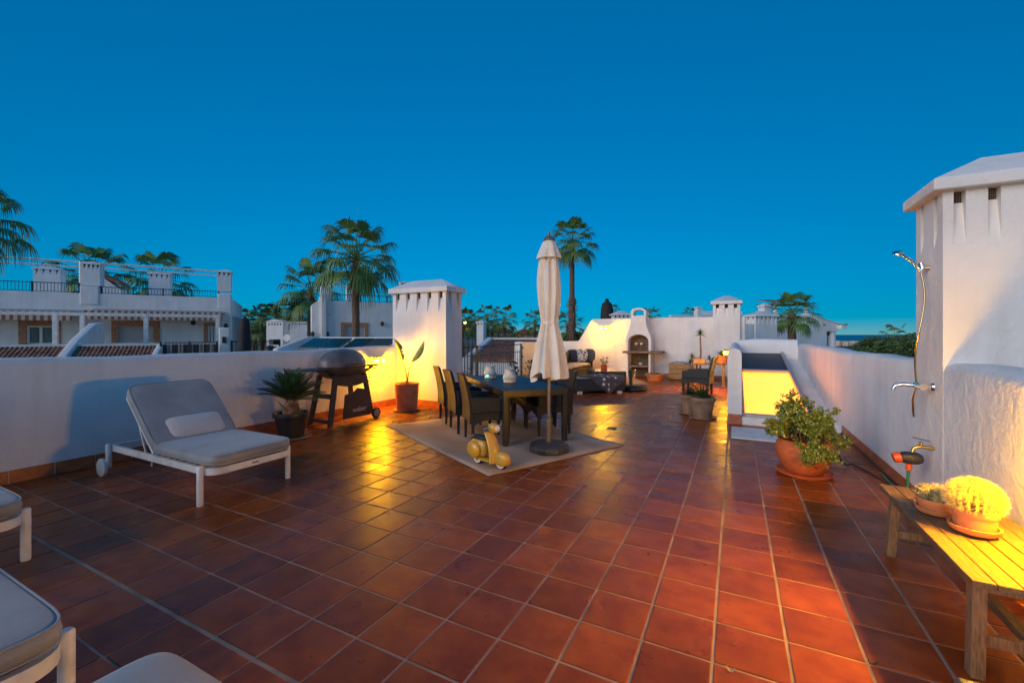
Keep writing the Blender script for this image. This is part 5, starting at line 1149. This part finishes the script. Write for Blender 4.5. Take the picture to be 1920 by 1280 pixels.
for (xa, xb, ya, yb, lab, n) in ((-90,106,674,652,'brown barrel tiled lean-to roof cut by the left picture edge',20),(128,283,671,650,'brown barrel tiled lean-to roof between two white sloping walls',19)):
    t = thing('tiled_roof', lab, 'roof', FL.loc, FL.rz); a, c = FL.lx(xa), FL.lx(xb); zb = FL.z((xa+xb)/2, ya+4); zt2 = FL.z((xa+xb)/2, yb, .9)
    barrels(t, a, c, 0, .95, zb, zt2, n); MB().hexa([(a,0.02,zb-.3),(c,.02,zb-.3),(c,.96,zb-.3),(a,.96,zb-.3),(a,.02,zb-.02),(c,.02,zb-.02),(c,.96,zt2-.02),(a,.96,zt2-.02)]).build('roof_deck', ROOFT, t)
    MB().box(a-.1, c+.1, .97, 1.25, -7, zt2+.12).build('back_wall', FARWHITE, t); MB().box(a-.1, c+.1, .1, .969, -7, zb-.31).build('lower_wall', FARWHITE, t)
def slope_wall(lab, F, xb0, xb1, ly, prof, th=.3):
    t = thing('sloping_wall', lab, 'wall', F.loc, F.rz, 'white sloping walls between roofs'); MB().prism(prof, 'x', F.lx(xb0, ly), F.lx(xb1, ly)).build('wall', FARWHITE, t, bevel=.06); return t
za = FL.z(120, 672); slope_wall('white curved sloping wall between the two tiled roofs', FL, 107, 127, 0, [(-.15,-7),(4.2,-7),(4.2,za+1.55),(3.2,za+1.5),(1.2,za+.75),(-.15,za+.05)])
za = FL.z(290, 668); slope_wall('white sloping wall right of the tiled roof, beside the striped screen', FL, 284, 297, 0, [(-.15,-7),(1.8,-7),(1.8,za+.62),(.9,za+.5),(-.15,za+.05)])
sr = thing('screened_railing', 'black railing with striped privacy screen in front of the white house', 'railing', FL.loc, FL.rz); a, c, z0_, z1_ = FL.rect(300, 409, 641, 664, .8); railing(sr, a, c, .75, z0_-.2, z1_, 3); MB().grid(40, 1, lambda u, v: (a+(c-a)*u, .80+.015*math.sin(u*90), z0_-.1+(z1_-z0_)*v*.98)).build('fabric_screen', SCR, sr)
MB().box(a, c, .85, 1.1, -7, z0_-.15).build('ledge', FARWHITE, sr)
pw2 = thing('gate_pillar', 'white pillar with wall light right of the striped screen', 'pillar', FL.loc, FL.rz); a, c, z0_, z1_ = FL.rect(411, 432, 614, 672, 1.2); MB().box(a, c, 1.0, 1.6, -7, z1_).build('shaft', FARWHITE, pw2, bevel=.06); MB().box((a+c)/2-.08, (a+c)/2+.08, .9, .998, z1_-.75, z1_-.45).build('wall_light', BLACKM, pw2)
rr3 = thing('iron_railing', 'far iron railing behind the parapet, beside the black furled parasol', 'railing', FL.loc, FL.rz); a, c, z0_, z1_ = FL.rect(433, 526, 639, 664, 1.3); railing(rr3, a, c, 1.3, z0_-.3, z1_, 3); MB().box(a, c, 1.5, 1.7, -7, z0_-.1).build('ledge', FARWHITE, rr3)
pz = thing('furled_parasol', 'black covered furled parasol behind the far railing', 'parasol', W((459-960)*21/811, 21, zz(668,21))); MB().lathe([(.12,0),(.24,.08),(.27,.5),(.25,1.2),(.20,1.75),(.08,1.86)], 14, fn=lambda r,z,A,i: r*(1+.08*math.sin(5*A))).build('cover', mat('black cover', (.02,.02,.025), .8), pz, smooth=60); MB().tube([(0,0,-3),(0,0,.1)], .04, 6).build('pole', BLACKM, pz)
bb = thing('masonry_barbecue', 'white masonry barbecue with vented top on the neighbouring terrace', 'barbecue', W((515-960)*24/811, 24, zz(672,24)), YAW); wd = .46; hh = zz(603,24)-zz(672,24)
MB().holed(-wd, wd, 0, hh, 0, .6, [(-.32,.32,hh-1.28,hh-.98),(-.34,.34,-1,.35)]+[(-.36+k*.16, -.27+k*.16, hh-.2, hh-.08) for k in range(5)]).build('body', FARWHITE, bb); MB().box(-wd+.02, wd-.02, .45, .58, .02, hh-.05).build('hearth_back', DARKV, bb); MB().prism([(-wd-.06,hh),(wd+.06,hh),(0,hh+.14)], 'y', -.06, .66).build('cap', FARWHITE, bb)
MB().lathe([(.30,.0),(.34,.15),(.30,.4),(.1,.55)], 14, (0,-.4,hh-1.85)).build('kettle_grill', BLACKM, bb, smooth=50); MB().box(-.5,.5,-.55,-.2,hh-2.3,hh-1.9).build('grill_cart', BLACKM, bb); MB().lathe([(.01,0),(.18,.03),(.20,.05)], 16).xf(Matrix.Translation((.75,-.1,hh-.9)) @ Matrix.Rotation(R(80),4,'X')).build('satellite_dish', WHITEM, bb)
# -- second white house behind the large palm
FB = Fac(612, 25); B_ = thing('white_house', 'white house with curved side wall behind the large fan palm', 'house', FB.loc, FB.rz); xe = FB.lx(775); ztb = FB.z(680, 566); wD = FB.rect(646, 684, 611, 645)
MB().holed(0, xe, -7, ztb, 0, .3, [wD]).build('front_wall', FARWHITE, B_); MB().box(0, xe, .9, 9, -7, ztb-.8).build('roof_slab', FARWHITE, B_); window(B_, wD, 0, 'shutter', .2)
MB().prism([(-.28,-7),(7,-7),(7,ztb+.1),(3,ztb+.1),(1.0,ztb+.18),(-.28,ztb+.45)], 'x', -.32, -.001).build('side_wall', FARWHITE, B_, bevel=.06)
railing(B_, FB.lx(622), xe, .12, ztb, ztb+.42, 4); zp = FB.z(610, 524); MB().box(-.30, FB.lx(621), -.05, .5, ztb-.8, zp).build('corner_pier', FARWHITE, B_, bevel=.05)
MB().box(FB.lx(598), FB.lx(612)-.33, -.02, .8, -7, FB.z(604, 561)).build('buttress', FARWHITE, B_, bevel=.05); MB().prism([(FB.lx(584),-7),(FB.lx(599),-7),(FB.lx(599),FB.z(590,562)),(FB.lx(584),FB.z(590,572))], 'y', .05, .9).build('wing_wall', FARWHITE, B_, bevel=.04)
for xx, yy in ((586, 624), (613, 624), (716, 605)): MB().lathe([(.05,0),(.11,.08),(.09,.22),(.02,.28)], 8, (FB.lx(xx), -.14, FB.z(xx, yy)-.2)).build('wall_lantern', BLACKM, B_)
stack('round topped chimney behind the large palm trunk', FB, 651, 673, 530, 568, 3.0, 3)
stack('chimney just left of the lit chimney cap, seen far behind', FB, 752, 768, 526, 560, 6.0, 3)
fn_ = thing('far_gable', 'white far gable between the barbecue and the second house', 'house', W((565-960)*45/811, 45, -7), YAW); MB().box(-1.2,1.9,0,3,0,zz(606,45)+7).build('wall', FARWHITE, fn_); MB().box(-1.3,2.0,-.15,3.1,zz(606,45)+7.002,zz(603,45)+7).build('roof', FARWHITE, fn_); MB().box(-2.6,-1.21,.1,2,0,zz(618,45)+7).build('annex_wall', CREAM, fn_)
fr = thing('flat_roof', 'white flat roof parapet carrying the solar panels', 'roof', W((640-960)*17/811, 17, -7), YAW-18); zf = zz(656,17)+7
MB().box(-2.35,2.4,-.8,1.4,0,zf-.05).build('slab', FARWHITE, fr); MB().box(-2.35,2.4,1.41,1.65,0,zf+.50).build('parapet', FARWHITE, fr, bevel=.04); MB().prism([(-.8,0),(1.4,0),(1.4,zf+.52),(.9,zf+.52),(-.8,zf+.05)], 'x', -2.62, -2.36).build('edge_wall', FARWHITE, fr, bevel=.05)
PAN = mat('solar glass', (.008,.045,.06), .18, .1, spec=.7)
for k, nm in enumerate(('leftmost solar panel on the flat roof behind the barbecue','second solar panel from the left on the flat roof','third solar panel from the left, behind the palm trunk','rightmost greyish solar panel beside the lit chimney')):
    t = thing('solar_panel', nm, 'solar panel', fr.location+Vector((0,0,0)), YAW-18, 'solar panels on the flat roof'); x0_ = -2.05+k*1.0+(.12 if k > 1 else 0); y0_, y1_, za_, zb_ = -.1, .75, zf+.02, zf+.40
    MB().hexa([(x0_,y0_,za_),(x0_+.96,y0_,za_),(x0_+.96,y1_,zb_),(x0_,y1_,zb_),(x0_,y0_,za_+.06),(x0_+.96,y0_,za_+.06),(x0_+.96,y1_,zb_+.06),(x0_,y1_,zb_+.06)]).build('frame', mat('panel frame', (.10,.11,.12), .4) if 'panel frame' not in MATS else MATS['panel frame'], t)
    MB().add([(x0_+.04,y0_+.04,za_+.084),(x0_+.92,y0_+.04,za_+.084),(x0_+.92,y1_-.04,zb_+.046),(x0_+.04,y1_-.04,zb_+.046)], [(0,1,2,3)]).build('glass', PAN if k < 3 else mat('hazy solar glass', (.05,.075,.085), .3), t)
    for xx in (x0_+.1, x0_+.86): MB().box(xx-.02, xx+.02, y1_-.06, y1_-.02, zf-.06, zb_-.002).build('support', BLACKM, t)
# -- low tiled house seen through the railing
tH = thing('tiled_house', 'white house with brown tiled roof seen beyond the iron railing', 'house', W((925-960)*21/811, 21, -7), YAW-20); zr_ = zz(672,21)+7; ztp = zz(637,24)+7
MB().box(-2.5,2.6,0,5,0,zr_-.02).build('walls', FARWHITE, tH); barrels(tH, -1.1, 1.75, -.1, 2.6, zr_, ztp, 22, each=False); MB().hexa([(-1.1,-.1,zr_-.15),(1.75,-.1,zr_-.15),(1.75,2.6,zr_-.1),(-1.1,2.6,zr_-.1),(-1.1,-.1,zr_-.02),(1.75,-.1,zr_-.02),(1.75,2.6,ztp-.02),(-1.1,2.6,ztp-.02)]).build('roof_deck', ROOFT, tH)
for a in (-1.45, 1.76): MB().prism([(-.2,zr_-.5),(3.0,zr_-.5),(3.0,ztp+.1),(2.6,ztp+.14),(-.2,zr_+.12)], 'x', a, a+.34).build('gable_wall', FARWHITE, tH, bevel=.05)
MB().box(-1.45,2.1,2.62,2.95,0,ztp+.12).build('ridge_wall', FARWHITE, tH)
for a, c in ((-1.9,-1.3),(-.2,.5),(1.0,1.6)): w = MB().holed(a-.15,c+.15,zr_-2.4,zr_-.75,-.06,-.002,[(a,c,zr_-2.4,zr_-.9)]).build('door_trim', BRICKT, tH); MB().box(a,c,-.03,-.01,zr_-2.4,zr_-.9).build('shutter', SHUT, w)
chimney('roof_chimney', 'small white chimney on the tiled house beyond the railing', .42, .42, zz(601,25)-zz(640,25)-.15+.6, 2, 2, tuple(W((900-960)*25/811, 25, zz(640,25)-.6)), YAW-20, 'chimneys of the neighbouring houses', .06, FARWHITE, .06, .14, .06, .2)
wd_ = thing('balcony_rail', 'short dark balcony railing just right of the lit chimney', 'railing', W((872-960)*19/811, 19, zz(700,19)), YAW-20); railing(wd_, -.5, .35, 0, 0, zz(637,19)-zz(700,19), 2)
# -- cream houses far behind
for k, (x0_, x1_, yr, yb, d, lab) in enumerate(((918,962,612,645,85,'far cream house with tiled gable left of the far palm'),(958,1012,617,645,75,'far cream house with brown roof and dark windows, left of the parasol'),(1052,1078,632,645,60,'low far house glimpsed right of the parasol'))):
    t = thing('cream_house', lab, 'house', W(((x0_+x1_)/2-960)*d/811, d, -7), YAW+(12 if k == 0 else -14), 'cream houses in the distance'); w_ = (x1_-x0_)*d/811; h1 = zz(yr+10,d)+7; h2 = zz(yr,d)+7; WM = CREAM if k < 2 else FARWHITE
    nw = 4; hs_ = [(-w_/2+w_*(i+.28)/nw, -w_/2+w_*(i+.62)/nw, h1-1.7, h1-.5) for i in range(nw)]
    MB().holed(-w_/2, w_/2, 0, h1, 0, .3, hs_).build('front_wall', WM, t); MB().box(-w_/2, w_/2, .5, 6, 0, h1-.01).build('core', WM, t)
    for hq in hs_: MB().box(hq[0], hq[1], .2, .25, hq[2], hq[3]).build('window', GLASSD, t)
    MB().prism([(-w_/2-.4,h1),(w_/2+.4,h1),(w_*.1,h2),(-w_*.1,h2)], 'y', -.4, 6.4).build('roof', ROOFT, t)
LG2 = mat('street lamp light', (1,.6,.2), .5, 0, emit=(1,.42,.06), es=14)
for x, y, d, lab in ((862,612,60,'small lit street lamp among the far trees, left one'),(872,606,64,'small lit street lamp among the far trees, right one')):
    t = thing('street_lamp', lab, 'lamp', W((x-960)*d/811, d, -7), 0, 'street lamps among the trees'); MB().tube([(0,0,0),(0,0,zz(y,d)+7)], .05, 6).build('post', BLACKM, t); MB().ball((0,0,zz(y,d)+7.1), .16, 10, 8).build('globe', LG2, t, smooth=80)
# -- things on the next roofs behind the end wall
cp = thing('furled_parasol', 'black covered parasol sticking up behind the end wall lamp', 'parasol', W((1138-960)*20/811, 20, zz(640,20))); MB().lathe([(.24,0),(.30,.5),(.31,1.0),(.28,1.45),(.22,1.72),(.09,1.86),(.07,1.98)], 16, fn=lambda r,z,A,i: r*(1+.06*math.sin(5*A+z))).build('cover', mat('dark brown cover', (.03,.025,.025), .85, .2), cp, smooth=60); MB().tube([(0,0,-3),(0,0,.1)], .04, 6).build('pole', BLACKM, cp)
chimney('roof_chimney', 'low wide chimney cap showing over the end wall, left of the masonry barbecue', .72, .5, 3.0, 4, 2, tuple(W((1166-960)*19/811, 19, zz(584,19)-3.16)), YAW, 'chimneys of the neighbouring houses', .08, FARWHITE, .05, .16, .07, .2)
nh = thing('white_house', 'white flat roofed house showing above the end wall', 'house', W((1300-960)*32/811, 32, -7), YAW+16); MB().box(-1.9,6.4,0,.3,0,zz(591,32)+7).build('front_wall', FARWHITE, nh); MB().box(-1.9,6.4,.8,7,0,zz(594,32)+7).build('roof_slab', FARWHITE, nh); MB().box(1.9,6.4,2.0,2.3,0,zz(582,34)+7).build('upper_wall', FARWHITE, nh)
chimney('roof_chimney', 'slim white chimney above the flat roofed house', .34, .34, 1.1, 2, 2, tuple(W((1312-960)*31/811, 31, zz(572,31)-1.3)), YAW+16, 'chimneys of the neighbouring houses', .05, FARWHITE, .06, .06, .05, .2)
chimney('roof_chimney', 'neighbouring white chimney right of the end wall chimney', 1.20, .6, 3.2, 5, 2, tuple(W((1437-960)*20/811, 20, zz(583,20)-3.46)), YAW+14, 'chimneys of the neighbouring houses', .07, FARWHITE, .08, .18, .09, .35)
chimney('roof_chimney', 'small square chimney behind the neighbouring white chimney', .5, .5, 1.6, 3, 2, tuple(W((1439-960)*29/811, 29, zz(568,29)-1.84)), YAW+16, 'chimneys of the neighbouring houses', .06, FARWHITE, .08, .16, .06, .22)
ob_ = thing('ochre_wall', 'ochre wall patch right of the end wall chimney', 'wall', W((1397-960)*24/811, 24, -7), YAW+14); MB().box(-.45,.45,0,.3,0,zz(592,24)+7).build('wall', mat('ochre render', (.42,.24,.12), .9, .15), ob_)
lw = thing('low_wall', 'white low wall with green plant right of the end wall chimney', 'wall', W((1400-960)*18.5/811, 18.5, -7), YAW+14); MB().box(-.45,.4,0,.25,0,zz(607,18.5)+7).build('wall', FARWHITE, lw)
ap = thing('potted_succulent', 'spiky green plant above the stair wall beside the end wall chimney', 'potted plant', W((1393-960)*15.5/811, 15.5, .9)); pot(ap, .13, .26, TERRA2, .10, .04, None, 18); m = MB(); rosette(m, (0,0,.22), 26, .42, .05, rng, 30, 86, .2); m.build('leaves', LEAFD, ap); MB().box(-.14,.14,-.14,.14,-.9,0).build('stand', FARWHITE, ap)
# gabled house with column porch
gh = thing('gabled_house', 'white gabled house with column porch overlooking the sea', 'house', W((1520-960)*30/811, 30, -7), YAW+14); zg = lambda y: zz(y,30)+7; sx_ = lambda x: (x-1520)*30/811*1.08
MB().prism([(sx_(1440),0),(sx_(1555),0),(sx_(1555),zg(621)),(sx_(1580),zg(621)),(sx_(1580),zg(607)),(sx_(1518),zg(590)),(sx_(1440),zg(606))], 'y', 0, 7).build('walls', FARWHITE, gh)
MB().beam((sx_(1517),3.5,zg(590)+.03),(sx_(1582),3.5,zg(607)+.03),7.1,.05,up=(0,0,1)).build('roof', FARWHITE, gh); MB().box(sx_(1579),sx_(1590),-.3,7.3,zg(616),zg(609)).build('eaves', FARWHITE, gh); MB().box(sx_(1584),sx_(1592),-.35,7.35,zg(609)+.003,zg(607)).build('eaves_tiles', ROOFT, gh)
MB().lathe([(.24,0),(.24,zg(621)-.01)], 18, (sx_(1575),.3,0)).build('column', FARWHITE, gh, smooth=40); MB().box(sx_(1555)+.002,sx_(1572),.25,.35,zg(628),zg(621)-.002).build('lintel', mat('brown wood', (.12,.06,.04), .7), gh); MB().box(sx_(1545),sx_(1552),-.03,-.002,zg(610),zg(606)).build('vent_brick', CREAM, gh)
pr = thing('roof_pergola', 'tiled pergola roof above the gabled house behind the palm', 'pergola', W((1487-960)*33/811, 33, 0), YAW+14); zp_ = lambda y: zz(y,33)
MB().box(-1.6,1.55,0,1.9,zp_(571),zp_(569)).build('beam_deck', MATS['brown wood'], pr); barrels(pr, -1.6, 1.55, -.1, 1.9, zp_(568), zp_(560), 16, each=False)
for a in (-1.5, 1.4): MB().box(a-.1,a+.1,.05,.25,zp_(620),zp_(571)-.002).build('post', FARWHITE, pr)
